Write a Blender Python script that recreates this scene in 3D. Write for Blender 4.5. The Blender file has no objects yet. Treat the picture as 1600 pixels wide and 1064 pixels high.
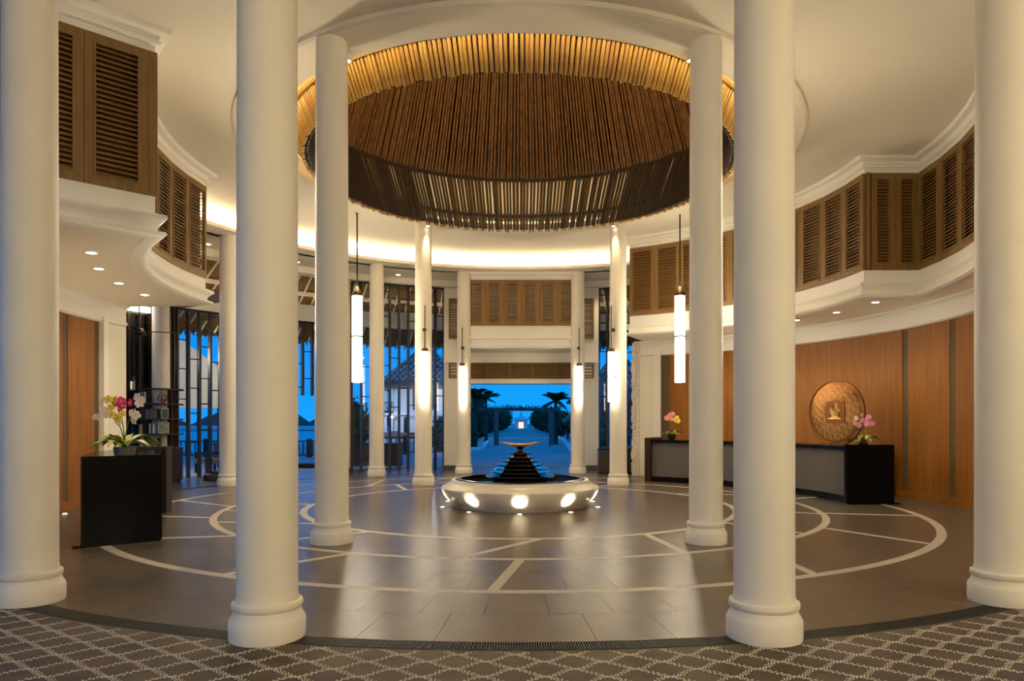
import bpy, bmesh, math, random
from mathutils import Vector, Matrix
random.seed(7)
R = math.radians
scene = bpy.context.scene
C = scene.collection

# ------------------------------------------------------------------ camera
cam_d = bpy.data.cameras.new('camera'); cam = bpy.data.objects.new('camera', cam_d); C.objects.link(cam)
cam.location = (0.05, -12.86, 1.5); cam.rotation_euler = (R(90), 0, 0)
cam_d.sensor_width = 36; cam_d.lens = 1100 / 1600 * 36
cam_d.shift_x = (800 - 817) / 1600; cam_d.shift_y = (660 - 532) / 1600
cam_d.clip_end = 2000
scene.camera = cam
# ------------------------------------------------------------------ view / exposure
scene.view_settings.view_transform = 'Standard'; scene.view_settings.look = 'None'
scene.view_settings.gamma = 1; scene.view_settings.use_curve_mapping = False
scene.view_settings.exposure = 0.36
# ------------------------------------------------------------------ dusk sky
w = bpy.data.worlds.new('dusk_sky'); scene.world = w; w.use_nodes = True
nt = w.node_tree; nt.nodes.clear()
o_ = nt.nodes.new('ShaderNodeOutputWorld'); bg = nt.nodes.new('ShaderNodeBackground')
tc = nt.nodes.new('ShaderNodeTexCoord'); sx = nt.nodes.new('ShaderNodeSeparateXYZ'); rp = nt.nodes.new('ShaderNodeValToRGB')
nt.links.new(tc.outputs['Generated'], sx.inputs[0]); nt.links.new(sx.outputs['Z'], rp.inputs[0])
rp.color_ramp.elements[0].position = 0.0; rp.color_ramp.elements[0].color = (0.008, 0.29, 0.80, 1)
rp.color_ramp.elements[1].position = 0.5; rp.color_ramp.elements[1].color = (0.008, 0.20, 0.68, 1)
e_ = rp.color_ramp.elements.new(0.09); e_.color = (0.002, 0.265, 0.82, 1)
nt.links.new(rp.outputs[0], bg.inputs[0]); bg.inputs[1].default_value = 1.0
nt.links.new(bg.outputs[0], o_.inputs[0])
WARM = (1.0, 0.84, 0.57); WARM2 = (1.0, 0.78, 0.42)

# ------------------------------------------------------------------ materials
MATS = {}
def mat(name, c, rough=0.6, metal=0.0, c2=None, scale=4, stretch=(1, 1, 1), bump=0.0, bscale=None, tex='noise',
        emit=None, estr=0.0, spec=0.5, trans=0.0, alpha=1.0, lo=0.35, hi=0.65, ior=1.45, rotz=0):
    m = bpy.data.materials.new(name); m.use_nodes = True; n = m.node_tree; b = n.nodes['Principled BSDF']
    b.inputs['Base Color'].default_value = (*c, 1); b.inputs['Roughness'].default_value = rough
    b.inputs['Metallic'].default_value = metal; b.inputs['Specular IOR Level'].default_value = spec
    b.inputs['IOR'].default_value = ior
    if trans: b.inputs['Transmission Weight'].default_value = trans
    if emit: b.inputs['Emission Color'].default_value = (*emit, 1); b.inputs['Emission Strength'].default_value = estr
    if c2 or bump:
        t = n.nodes.new('ShaderNodeTexCoord'); mp = n.nodes.new('ShaderNodeMapping'); mp.inputs['Scale'].default_value = stretch
        mp.inputs['Rotation'].default_value = (0, 0, rotz)
        n.links.new(t.outputs['Object'], mp.inputs[0])
        def T(s):
            if tex == 'noise':
                k = n.nodes.new('ShaderNodeTexNoise'); k.inputs['Detail'].default_value = 5; out = k.outputs['Fac']
            elif tex == 'voronoi':
                k = n.nodes.new('ShaderNodeTexVoronoi'); out = k.outputs['Distance']
            elif tex == 'brick':
                k = n.nodes.new('ShaderNodeTexChecker'); out = k.outputs['Fac']
            else:
                k = n.nodes.new('ShaderNodeTexWave'); k.inputs['Distortion'].default_value = 2; out = k.outputs['Fac']
            k.inputs['Scale'].default_value = s; n.links.new(mp.outputs[0], k.inputs['Vector']); return out
        if c2:
            r = n.nodes.new('ShaderNodeValToRGB'); r.color_ramp.elements[0].position = lo; r.color_ramp.elements[1].position = hi
            r.color_ramp.elements[0].color = (*c, 1); r.color_ramp.elements[1].color = (*c2, 1)
            n.links.new(T(scale), r.inputs[0]); n.links.new(r.outputs[0], b.inputs['Base Color'])
        if bump:
            bp = n.nodes.new('ShaderNodeBump'); bp.inputs['Strength'].default_value = bump; bp.inputs['Distance'].default_value = 0.02
            n.links.new(T(bscale or scale), bp.inputs['Height']); n.links.new(bp.outputs[0], b.inputs['Normal'])
    MATS[name] = m; return m
mat('plaster', (.80, .74, .62), .55, c2=(.83, .77, .65), scale=1.5)
mat('ceiling_plaster', (.84, .77, .64), .8)
mat('trim_white', (.86, .82, .74), .5)
mat('floor_tile', (.105, .082, .060), .27, spec=.24, c2=(.142, .112, .082), scale=1.3, bump=.12, bscale=45, lo=.3, hi=.75)
mat('grout', (.05, .042, .035), .8)
mat('inlay', (.46, .41, .34), .45, c2=(.34, .30, .25), scale=60, lo=.5, hi=.7)
mat('mosaic_dark', (.062, .045, .029), .6, c2=(.110, .082, .053), scale=3, bump=.5, bscale=90)
mat('pebble_white', (.52, .47, .38), .4)
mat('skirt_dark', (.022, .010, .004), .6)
mat('grate_metal', (.035, .032, .028), .5, .3)
mat('veneer', (.32, .125, .021), .42, spec=.3, c2=(.23, .082, .012), scale=3, stretch=(6, 6, .35), lo=.3, hi=.7)
mat('veneer_dark', (.17, .075, .02), .45)
mat('woven_strip', (.060, .038, .016), .6, c2=(.14, .095, .045), scale=60, tex='voronoi', bump=.5, lo=.1, hi=.6)
mat('shutter_wood', (.26, .145, .042), .5, c2=(.19, .100, .027), scale=3, stretch=(8, 8, .5), lo=.3, hi=.7)
mat('slat_wood', (.32, .180, .055), .5, c2=(.22, .118, .033), scale=4, stretch=(.7, 6, 6), lo=.3, hi=.7)
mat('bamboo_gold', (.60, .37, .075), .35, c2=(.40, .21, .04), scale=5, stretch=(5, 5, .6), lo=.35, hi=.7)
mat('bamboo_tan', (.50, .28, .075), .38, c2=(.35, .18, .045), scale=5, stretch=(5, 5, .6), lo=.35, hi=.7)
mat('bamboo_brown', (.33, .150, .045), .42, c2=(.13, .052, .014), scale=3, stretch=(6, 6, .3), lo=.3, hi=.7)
mat('bamboo_cut', (.62, .42, .20), .6)
mat('dome_lining', (.03, .016, .008), .9)
mat('black_granite', (.004, .004, .004), .16, spec=.15)
mat('woven_grey', (.060, .054, .050), .7, c2=(.17, .15, .14), scale=38, tex='brick', bump=.6)
mat('dark_wood', (.022, .011, .007), .35, c2=(.032, .017, .010), scale=4, stretch=(6, 6, .5))
mat('shelf_wood', (.060, .032, .020), .4)
mat('black_metal', (.012, .010, .009), .4, .6)
mat('bronze', (.10, .065, .035), .35, .9)
mat('lamp_glow', (.9, .88, .82), .4, emit=(1.0, .87, .64), estr=15.0)
mat('lobby_fill_glow', (.9, .88, .82), .4, emit=(1.0, .83, .52), estr=21.0)  # glow of the fill pendants added behind the viewer
mat('strip_glow', (1, .9, .7), .4, emit=WARM, estr=34.0)
mat('beam_fill_glow', (1, .9, .7), .4, emit=WARM, estr=10.0)  # glow of the strip added on the ring beam
mat('ring_glow', (1, .9, .7), .4, emit=WARM2, estr=19.0)
mat('spot_glow', (1, .9, .7), .4, emit=(1, .88, .66), estr=18.0)
mat('fountain_stone', (.66, .60, .51), .28, c2=(.72, .66, .57), scale=3)
mat('basin_black', (.008, .008, .008), .08)
mat('water', (.01, .03, .045), .02, spec=.8)
mat('gold', (.70, .43, .14), .28, 1.0, bump=.3, bscale=25)
mat('copper', (.34, .15, .048), .34, 1.0, c2=(.18, .07, .022), scale=2.5, bump=.25, bscale=18)
mat('copper_bright', (.80, .50, .18), .3, 1.0)
mat('copper_dark', (.22, .09, .035), .45, 1.0)
mat('glass', (.8, .9, 1.0), .02, trans=1.0, ior=1.02, spec=.2)
mat('thatch', (.23, .125, .035), .9, c2=(.14, .070, .018), scale=6, stretch=(1, 1, 6), bump=.6, bscale=20)
mat('thatch_grey', (.16, .14, .13), .95, c2=(.10, .085, .08), scale=5, stretch=(1, 1, 5), bump=.6, bscale=12)
mat('rafter_cream', (.72, .62, .44), .6)
mat('stone_rough', (.76, .71, .61), .8, c2=(.66, .60, .50), scale=12, bump=1.0, bscale=14)
mat('canvas', (.62, .55, .42), .8)
mat('leaf', (.16, .25, .025), .4, c2=(.30, .33, .05), scale=8)
mat('leaf_pale', (.55, .50, .18), .4)
mat('stem', (.10, .14, .03), .5)
mat('petal_white', (.90, .78, .66), .5)
mat('petal_yellow', (.90, .72, .10), .5)
mat('petal_magenta', (.70, .03, .22), .5)
mat('petal_pink', (.85, .33, .48), .5)
mat('petal_coral', (.85, .28, .25), .5)
mat('pot_dark', (.02, .018, .015), .3)
mat('pot_stone', (.20, .18, .15), .6)
mat('paving', (.30, .30, .31), .7, c2=(.24, .24, .25), scale=1.2)
mat('road', (.40, .37, .36), .75, c2=(.33, .31, .30), scale=.8)
mat('kerb', (.88, .86, .84), .7)
mat('foliage', (.030, .055, .020), .7, c2=(.050, .080, .025), scale=3)
mat('foliage_pale', (.10, .15, .09), .7)
mat('trunk', (.07, .055, .04), .9)
mat('ext_white', (.85, .84, .82), .7)
mat('ext_grey', (.16, .13, .12), .7)
mat('window_dark', (.012, .014, .018), .15)
mat('lit_window', (.9, .7, .5), .5, emit=(1.0, .62, .36), estr=1.2)
mat('sea', (.06, .16, .26), .25)
mat('basket', (.16, .11, .08), .7, c2=(.26, .19, .13), scale=30, tex='voronoi')
for nme, cc in (('book_red', (.45, .03, .03)), ('book_yellow', (.70, .50, .03)), ('book_cream', (.75, .68, .52)), ('book_teal', (.04, .12, .14)),
                ('print_pink', (.55, .20, .36)), ('print_green', (.25, .30, .20)), ('paper', (.8, .78, .7))): mat(nme, cc, .5)
mat('print_purple', (.60, .22, .45), .4, c2=(.16, .04, .12), scale=7, stretch=(1, 1, 4))
mat('print_leaf', (.50, .52, .40), .4, c2=(.08, .10, .05), scale=22)
M = MATS

# ------------------------------------------------------------------ mesh helpers
def pol(r, b, z=0.0):
    """bearing b degrees: 0 towards the viewer, + to the right, 180 far side"""
    return (r * math.sin(R(b)), -r * math.cos(R(b)), z)
class MB:
    def __init__(s): s.v = []; s.f = []; s.mi = []; s.cur = 0
    def add(s, vs, fs):
        k = len(s.v); s.v += [tuple(p) for p in vs]; s.f += [tuple(i + k for i in f) for f in fs]; s.mi += [s.cur] * len(fs); return s
    def box(s, c, d, rz=0, m=None):
        x, y, z = d[0] / 2, d[1] / 2, d[2] / 2
        vs = [(-x, -y, -z), (x, -y, -z), (x, y, -z), (-x, y, -z), (-x, -y, z), (x, -y, z), (x, y, z), (-x, y, z)]
        mm = m or (Matrix.Translation(c) @ Matrix.Rotation(rz, 4, 'Z'))
        if m is not None: mm = m @ Matrix.Translation(c)
        return s.add([mm @ Vector(v) for v in vs], [(3, 2, 1, 0), (4, 5, 6, 7), (0, 1, 5, 4), (1, 2, 6, 5), (2, 3, 7, 6), (3, 0, 4, 7)])
    def span(s, a, b): return s.box([(a[i] + b[i]) / 2 for i in range(3)], [abs(b[i] - a[i]) for i in range(3)])
    def bar(s, a, b, wd, hg, up=(0, 0, 1)):
        a, b = Vector(a), Vector(b); d = b - a; L = d.length; d.normalize(); u = Vector(up)
        sd = d.cross(u)
        if sd.length < 1e-4: sd = d.cross(Vector((1, 0, 0)))
        sd.normalize(); u = sd.cross(d)
        vs = []
        for p in (a, b):
            for q in ((-1, -1), (1, -1), (1, 1), (-1, 1)): vs.append(p + sd * q[0] * wd / 2 + u * q[1] * hg / 2)
        return s.add(vs, [(3, 2, 1, 0), (4, 5, 6, 7), (0, 1, 5, 4), (1, 2, 6, 5), (2, 3, 7, 6), (3, 0, 4, 7)])
    def tube(s, pts, rad, n=8, cap=True):
        pts = [Vector(p) for p in pts]
        if not hasattr(rad, '__len__'): rad = [rad] * len(pts)
        vs = []; fs = []
        for i, p in enumerate(pts):
            d = (pts[min(i + 1, len(pts) - 1)] - pts[max(i - 1, 0)]).normalized()
            ref = Vector((0, 0, 1)) if abs(d.z) < .9 else Vector((1, 0, 0))
            a = d.cross(ref).normalized(); b2 = d.cross(a)
            for k in range(n):
                t = 2 * math.pi * k / n; vs.append(p + (a * math.cos(t) + b2 * math.sin(t)) * rad[i])
        for i in range(len(pts) - 1):
            for k in range(n): fs.append((i * n + k, i * n + (k + 1) % n, (i + 1) * n + (k + 1) % n, (i + 1) * n + k))
        if cap: fs += [tuple(range(n))[::-1], tuple(range((len(pts) - 1) * n, len(pts) * n))]
        return s.add(vs, fs)
    def lathe(s, prof, n=32, c=(0, 0, 0), closed=False):
        vs = []; fs = []; m = len(prof)
        for k in range(n):
            t = 2 * math.pi * k / n
            for r, z in prof: vs.append((c[0] + r * math.cos(t), c[1] + r * math.sin(t), c[2] + z))
        for k in range(n):
            k2 = (k + 1) % n
            for i in range(m if closed else m - 1):
                j = (i + 1) % m; fs.append((k * m + i, k2 * m + i, k2 * m + j, k * m + j))
        return s.add(vs, fs)
    def arc(s, prof, b0, b1, step=3.0):
        """closed (r,z) section swept round the hall centre between two bearings, with end caps"""
        n = max(1, int(math.ceil(abs(b1 - b0) / step))); m = len(prof); vs = []; fs = []
        full = abs(abs(b1 - b0) - 360) < 1e-6
        for k in range(n if full else n + 1):
            b = b0 + (b1 - b0) * k / n
            for r, z in prof: vs.append(pol(r, b, z))
        for k in range(n):
            k2 = (k + 1) % n if full else k + 1
            for i in range(m): j = (i + 1) % m; fs.append((k * m + i, k2 * m + i, k2 * m + j, k * m + j))
        if not full: fs += [tuple(range(m))[::-1], tuple(range(n * m, n * m + m))]
        return s.add(vs, fs)
    def sweep(s, path, prof, side=1):
        """closed (offset,z) section swept along a plan polyline with mitres; side=1 offsets to the right of travel"""
        m = len(prof); vs = []; fs = []; P = [Vector(p) for p in path]; n = len(P)
        def nrm(a, b): d = (b - a).normalized(); return Vector((d.y, -d.x)) * side
        for i in range(n):
            if i == 0: nn = nrm(P[0], P[1])
            elif i == n - 1: nn = nrm(P[-2], P[-1])
            else:
                n1 = nrm(P[i - 1], P[i]); n2 = nrm(P[i], P[i + 1]); nn = (n1 + n2); nn.normalize(); nn = nn / max(.3, nn.dot(n1))
            for o, z in prof: q = P[i] + nn * o; vs.append((q.x, q.y, z))
        for k in range(n - 1):
            for i in range(m): j = (i + 1) % m; fs.append((k * m + i, (k + 1) * m + i, (k + 1) * m + j, k * m + j))
        fs += [tuple(range(m))[::-1], tuple(range((n - 1) * m, n * m))]
        return s.add(vs, fs)
    def mesh(s, name, mats, smooth=False, fix=True):
        me = bpy.data.meshes.new(name); me.from_pydata(s.v, [], s.f)
        if not isinstance(mats, (list, tuple)): mats = [mats]
        for m in mats: me.materials.append(M[m] if isinstance(m, str) else m)
        if fix:
            bm = bmesh.new(); bm.from_mesh(me); bmesh.ops.recalc_face_normals(bm, faces=bm.faces); bm.to_mesh(me); bm.free()
        if len(mats) > 1: me.polygons.foreach_set('material_index', s.mi)
        if smooth:
            me.polygons.foreach_set('use_smooth', [True] * len(me.polygons))
            try: me.set_sharp_from_angle(angle=R(40))
            except Exception: pass
        me.update(); return me
def link(name, me, parent=None, loc=(0, 0, 0), rz=0):
    o = bpy.data.objects.new(name, me); C.objects.link(o); o.location = loc; o.rotation_euler = (0, 0, rz)
    if parent: o.parent = parent
    return o
def tag(o, label, cat, group=None, kind=None):
    if label: o['label'] = label
    if cat: o['category'] = cat
    if group: o['group'] = group
    if kind: o['kind'] = kind
    return o
def thing(name, label, cat, loc=(0, 0, 0), rz=0, group=None):
    o = link(name, None, None, loc, rz); o.empty_display_size = .1
    return tag(o, label, cat, group)
def build(name, mb, mt, parent=None, loc=(0, 0, 0), rz=0, smooth=False, fix=True):
    return link(name, mb.mesh(name, mt, smooth, fix), parent, loc, rz)
def wpart(name, mb, mt, parent, smooth=False):
    """part whose mesh is in world coordinates under an unrotated thing"""
    return build(name, mb, mt, parent, tuple(-x for x in parent.location), 0, smooth)
def struct(name, mb, mt, label=None, smooth=False):
    o = build(name, mb, mt, None, smooth=smooth); o['kind'] = 'structure'
    if label: o['label'] = label
    return o
def copy_tree(o, parent=None):
    c = o.copy(); C.objects.link(c); c.parent = parent
    for ch in list(o.children): copy_tree(ch, c)
    return c
def light(name, typ, loc, power, color=WARM, size=.1, target=None, spot=None, blend=.6, parent=None):
    d = bpy.data.lights.new(name, typ); d.energy = power; d.color = color
    if typ == 'AREA': d.shape = 'DISK'; d.size = size
    else: d.shadow_soft_size = size
    if spot: d.spot_size = R(spot); d.spot_blend = blend
    o = bpy.data.objects.new(name, d); C.objects.link(o); o.location = loc
    if parent: o.parent = parent
    if target is not None:
        o.rotation_euler = (Vector(target) - Vector(loc)).to_track_quat('-Z', 'Y').to_euler()
    return o
# ================================================================== FLOOR
HZ = 6.33                       # main ceiling height
base = MB().lathe([(0.0, -.012), (8.05, -.012), (8.05, -.3), (0, -.3)], 96)
floor = struct('floor', base, 'grout', 'round hall floor of brown stone tiles with pale inlaid rings')
rings = [(3.72, 3.84), (5.08, 5.19), (6.56, 6.68)]
for i, (a, b) in enumerate(rings):
    mb = MB().arc([(a, 0), (b, 0), (b, -.02), (a, -.02)], 0, 360, 2)
    o = build('inlay_ring', mb, 'inlay', floor); o['label'] = ['small', 'middle', 'large'][i] + ' pale stone ring inlaid in the floor'
outer_seg = [(-1.9, .2), (26.5, 33), (50.6, 56.7), (76.4, 76.3), (-26, -22), (-54, -46.6), (-77, -70.1), (-96, -87), (-147, -136), (-163, -152), (135.6, 131), (103, 100), (170, 165), (-122, -113)]
inner_seg = [(-7.3, 3.8), (22, 26.4), (-63.7, -50.8), (-80.5, -71.1), (-99, -89.5), (-38, -33), (-144, -138), (-120, -112.5), (110, 121), (49, 53), (75, 82), (150, 155), (180, 172)]
for segs, ro, ri in ((outer_seg, 6.57, 5.18), (inner_seg, 5.09, 3.83)):
    for bo, bi in segs:
        p, q = pol(ro, bo, -.008), pol(ri, bi, -.008)
        build('inlay_strip', MB().bar(p, q, .105, .018), 'inlay', floor)
bands = [(1.10, 1.78), (1.78, 2.42), (2.42, 3.07), (3.07, 3.72), (3.84, 4.46), (4.46, 5.08), (5.19, 5.875), (5.875, 6.56), (6.68, 7.365), (7.365, 8.05)]
N = 90; tiles = []
for bi, (r0, r1) in enumerate(bands):
    n = N if r1 > 3.8 else N // 2
    for k in range(n):
        bc = (k + .5 * (bi % 2)) * 360 / n
        x, y, _ = pol((r0 + r1) / 2, bc)
        tiles.append((math.hypot(x - .05, y + 12.86), bi, bc, 180 / n))
tiles.sort()
tm = {}; rest = MB(); g = .0015
def tile_mb(bi, hw, bc=0):
    r0, r1 = bands[bi]; m = MB(); ga = math.degrees(g / ((r0 + r1) / 2)); 
    vs = []; fs = []; ns = 3
    for q in range(ns + 1):
        b = bc - hw + ga + (2 * hw - 2 * ga) * q / ns
        for r, z in ((r0 + g, 0), (r1 - g, 0), (r1 - g, -.012), (r0 + g, -.012)): vs.append(pol(r, b, z))
    for q in range(ns):
        for i in range(4):
            if i == 2: continue
            j = (i + 1) % 4; fs.append((q * 4 + i, q * 4 + 4 + i, q * 4 + 4 + j, q * 4 + j))
    fs += [(3, 2, 1, 0), (ns * 4, ns * 4 + 1, ns * 4 + 2, ns * 4 + 3)]
    return m.add(vs, fs)
for i, (d, bi, bc, hw) in enumerate(tiles):
    if i < 300:
        if bi not in tm: tm[bi] = tile_mb(bi, hw).mesh('floor_tile', 'floor_tile')
        o = link('floor_tile', tm[bi], floor, (0, 0, 0), R(bc))
    else:
        t = tile_mb(bi, hw, bc); rest.add(t.v, t.f)
o = build('floor_tiles_far', rest, 'floor_tile', floor); o['kind'] = 'stuff'

# back floor, out to the glass line and the door sill
bf = MB().arc([(8.22, 0), (11.2, 0), (11.2, -.3), (8.22, -.3)], -262, -98, 3)
struct('floor_rear', bf, 'floor_tile', 'dark stone floor between the far columns and the glass walls')
bs = MB().arc([(8.22, 0), (10.4, 0), (10.4, -.3), (8.22, -.3)], -98, -46, 3); bs.arc([(8.22, 0), (10.4, 0), (10.4, -.3), (8.22, -.3)], 52, 98, 3)
struct('floor_side', bs, 'floor_tile', 'dark stone floor under the side walls')

# slotted drain round the hall
dr = thing('drain_grate', 'narrow curved slotted drain grate between smooth floor and pebble paving', 'drain', pol(8.13, 0, 0))
wpart('channel', MB().arc([(8.05, -.02), (8.22, -.02), (8.22, -.08), (8.05, -.08)], 0, 360, 3), 'grout', dr)
mb = MB()
for a in (8.052, 8.212): mb.arc([(a - .004, 0), (a + .004, 0), (a + .004, -.02), (a - .004, -.02)], 0, 360, 3)
wpart('rim', mb, 'grate_metal', dr)
mb = MB(); k = -50.0
while k < 50:
    p, q = pol(8.055, k, -.006), pol(8.21, k, -.006); mb.bar(p, q, .009, .012); k += .125
o = wpart('slats', mb, 'grate_metal', dr); o['kind'] = 'stuff'

# pebble mosaic in front
mz = MB().arc([(8.22, -.004), (19.0, -.004), (19.0, -.3), (8.22, -.3)], -46, 52, 2)
mos = struct('floor_mosaic', mz, 'mosaic_dark', 'dark pebble paving with white twisted rope diamonds in front of the columns')
pm_ = MB(); ax, ay = .37, .262
def pebble(x, y, a, l, wd):
    if math.hypot(x, y) < 8.245 + .01: return
    ca, sa = math.cos(a), math.sin(a); vs = []
    for dx, dy, z in ((-l, 0, 0), (-.4 * l, -wd, 0), (.4 * l, -wd, 0), (l, 0, 0), (.4 * l, wd, 0), (-.4 * l, wd, 0), (-.35 * l, 0, .006), (.35 * l, 0, .006)):
        vs.append((x + dx * ca - dy * sa, y + dx * sa + dy * ca, z - .003))
    pm_.add(vs, [(0, 1, 6), (1, 2, 7, 6), (2, 3, 7), (3, 4, 7), (4, 5, 6, 7), (5, 0, 6)])
for j in range(0, 26):
    yy = -7.0 - j * ay / 2
    for i in range(-13, 14):
        xx = i * ax + (ax / 2 if j % 2 else 0)
        if math.hypot(xx, yy) < 8.1 or yy < -9.35: continue
        for sg in (1, -1):
            dx, dy = sg * ax / 2, -ay / 2; L = math.hypot(dx, dy); ux, uy = dx / L, dy / L; px, py = -uy, ux
            for kk in (-1.5, -.5, .5, 1.5):
                if abs(kk) > 1 : n = 6
                else: n = 8
                for t in range(n):
                    u = (t + .5 + (.25 if kk > 0 else -.25)) / n; u = min(max(u, .02), .98)
                    off = kk * .0118 * (math.sin(math.pi * u) ** .45) + (.004 if sg > 0 else .013) * math.sin(2 * math.pi * u) * sg
                    sl = ((.004 if sg > 0 else .013) * 2 * math.pi * math.cos(2 * math.pi * u) * sg) / L
                    jx = random.uniform(-.002, .002)
                    pebble(xx + dx * u + px * (off + jx), yy + dy * u + py * (off + jx), math.atan2(uy, ux) + math.atan(sl) + .5 * sg, .0070, .0036)
o = build('white_pebbles', pm_, 'pebble_white', mos, fix=False); o['kind'] = 'stuff'; o['label'] = 'white pebbles set in twisted rope lines'

# ================================================================== CEILINGS
c1 = MB().arc([(4.80, HZ), (8.2, HZ), (8.2, HZ + .2), (4.80, HZ + .2)], 0, 360, 2)
c1.arc([(8.2, HZ), (20, HZ), (20, HZ + .2), (8.2, HZ + .2)], -100, 100, 3)
c1.arc([(8.15, 5.95), (8.3, 5.95), (8.3, HZ + .2), (8.15, HZ + .2)], -207.5, -96.5, 3)     # back wall of the light cove
struct('ceiling', c1, 'ceiling_plaster', 'plain cream plaster ceiling of the hall')
struct('wall_sky_block', MB().arc([(18.6, 0), (18.8, 0), (18.8, HZ), (18.6, HZ)], -14, 66, 3), 'plaster', 'unseen plaster wall added behind the viewer to block blue sky')  # added out of view to cut blue sky light, left side open
cr = MB().arc([(4.27, 6.25), (4.83, 6.25), (4.87, 6.27), (4.87, 6.34), (4.83, 6.40), (4.5, 6.40), (4.5, 6.29), (4.27, 6.29)], 0, 360, 2)
struct('ceiling_ring', cr, 'ceiling_plaster', 'flat lowered ring of ceiling resting on the inner columns')
rc = MB().arc([(5.25, HZ + .18), (5.35, HZ + .18), (5.35, 8.3), (5.25, 8.3)], 0, 360, 3)
rc.arc([(4.26, 8.2), (5.35, 8.2), (5.35, 8.35), (4.26, 8.35)], 0, 360, 3)
struct('ceiling_recess', rc, 'ceiling_plaster', 'hidden plaster recess around the bamboo canopy')
sf = MB().arc([(7.6, 5.95), (9.9, 5.95), (9.9, 6.02), (7.68, 6.02), (7.66, 6.035), (7.6, 6.035)], -207.5, -96.5, 2)
sf.arc([(9.5, 5.76), (9.9, 5.76), (9.9, 6.02), (9.5, 6.02)], -207.5, -96.5, 2)
struct('ceiling_soffit', sf, 'ceiling_plaster', 'lower curved plaster soffit below the bright cove')
st = MB().arc([(7.76, 6.025), (7.84, 6.025), (7.84, 6.05), (7.76, 6.05)], -206.5, -97.5, 3)
o = build('cove_strip_light', st, 'strip_glow'); tag(o, 'long curved strip light glowing in the ceiling cove above the far doors', 'light')
st = MB().arc([(4.33, 6.295), (4.37, 6.295), (4.37, 6.325), (4.33, 6.325)], -125, 125, 3)
st.arc([(4.66, 6.405), (4.72, 6.405), (4.72, 6.43), (4.66, 6.43)], 126, 234, 3)
o = build('recess_strip_light', st, 'ring_glow'); tag(o, 'ring of warm strip light hidden in the recess around the bamboo canopy', 'light')

# ================================================================== BAMBOO CANOPY
can = thing('bamboo_canopy', 'large round canopy of bamboo poles hanging in the ceiling opening', 'canopy', (0, 0, 6.02))
def pole(mb, p, q, r0, n=6, nodes=(), cut=0):
    p, q = Vector(p), Vector(q); ts = [0.0]
    rr = [r0]
    for t in sorted(nodes): ts += [t - .004, t, t + .004]; rr += [r0, r0 * 1.12, r0]
    ts.append(1.0); rr.append(r0 * .92)
    mb.tube([p.lerp(q, t) for t in ts], rr, n)
var = []
for vi in range(6):
    mb = MB(); nd = [random.uniform(.05, .18), random.uniform(.25, .38), random.uniform(.5, .7)]
    pole(mb, (0, -3.78, 0), (0, -4.46, 1.43), .0265, 6, nd)
    me = mb.mesh('pole', ['bamboo_gold' if vi % 3 else 'bamboo_tan', 'bamboo_cut']); var.append(me)
    lowest = min(range(len(me.polygons)), key=lambda i: me.polygons[i].center.z); me.polygons[lowest].material_index = 1
NP = 372; far = MB()
order = sorted(range(NP), key=lambda k: abs(((k + .5) * 360 / NP + 180) % 360 - 180))
for rank, k in enumerate(order):
    b = (k + .5) * 360 / NP + random.uniform(-.12, .12); dz = random.uniform(-.025, .012)
    if rank < 299:
        link('pole', var[k % 6 if random.random() < .6 else random.randrange(6)], can, (0, 0, dz), R(b))
    else:
        if k % 3 == 0: continue
        a = pol(3.78, b, 6.02 + dz); c = pol(4.46, b, 7.45); pole(far, a, c,   .0275, 6, [random.uniform(.1, .5)])
o = wpart('poles_far_side', far, 'bamboo_tan', can); o['kind'] = 'stuff'
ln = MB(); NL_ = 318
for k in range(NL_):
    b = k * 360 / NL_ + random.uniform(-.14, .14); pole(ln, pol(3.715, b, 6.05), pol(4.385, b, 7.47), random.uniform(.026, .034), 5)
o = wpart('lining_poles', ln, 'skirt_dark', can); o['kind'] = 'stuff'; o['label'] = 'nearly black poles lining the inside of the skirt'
mb = MB().arc([(4.05 + .055 * math.cos(t), 6.44 + .055 * math.sin(t)) for t in [k * math.pi / 4 for k in range(8)]], 0, 360, 2)
o = wpart('binding_ring', mb, 'bamboo_tan', can, True); o['label'] = 'thick bamboo ring binding the pole skirt'
mb = MB()
for rr_, zz in ((4.42, 7.42), (4.0, 6.42)):
    mb.arc([(rr_ - .05 + .03 * math.cos(t), zz + .03 * math.sin(t)) for t in [k * math.pi / 3 for k in range(6)]], 0, 360, 3)
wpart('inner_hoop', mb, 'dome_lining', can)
dm = MB(); ND = 340
for k in range(ND):
    b = k * 360 / ND + random.uniform(-.15, .15); z1 = 11.2; r1 = 4.46 - .436 * (z1 - 7.45) + random.uniform(-.012, .012)
    pole(dm, pol(4.44 + random.uniform(-.012, .012), b, 7.40 + random.uniform(-.03, .01)), pol(r1, b, z1), random.uniform(.024, .030), 5, [random.uniform(.1, .3), random.uniform(.4, .6)])
o = wpart('upper_poles', dm, 'bamboo_brown', can); o['kind'] = 'stuff'; o['label'] = 'dark brown poles rising into the upper cone'
sh = MB().lathe([(4.56, 7.45), (2.93, 11.2), (0.05, 12.2), (0.05, 12.3), (3.0, 11.3), (4.64, 7.47)], 72, closed=True)
wpart('outer_shell', sh, 'dome_lining', can)
lamp = thing('cone_fill_lamp', 'unseen lamp added high inside the bamboo cone to brighten it', 'lamp', (0, 0, 10.6))  # unseen lamp added to brighten the cone and the floor below
build('fill_lamp_cap', MB().lathe([(.02, 1.1), (.03, .12), (.36, .10), (.40, 0), (.36, .02), (.02, .05)], 24), 'black_metal', lamp, smooth=True)
light('cone_fill_beam', 'AREA', (0, 0, -.05), 230, WARM2, .7, parent=lamp)

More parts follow.
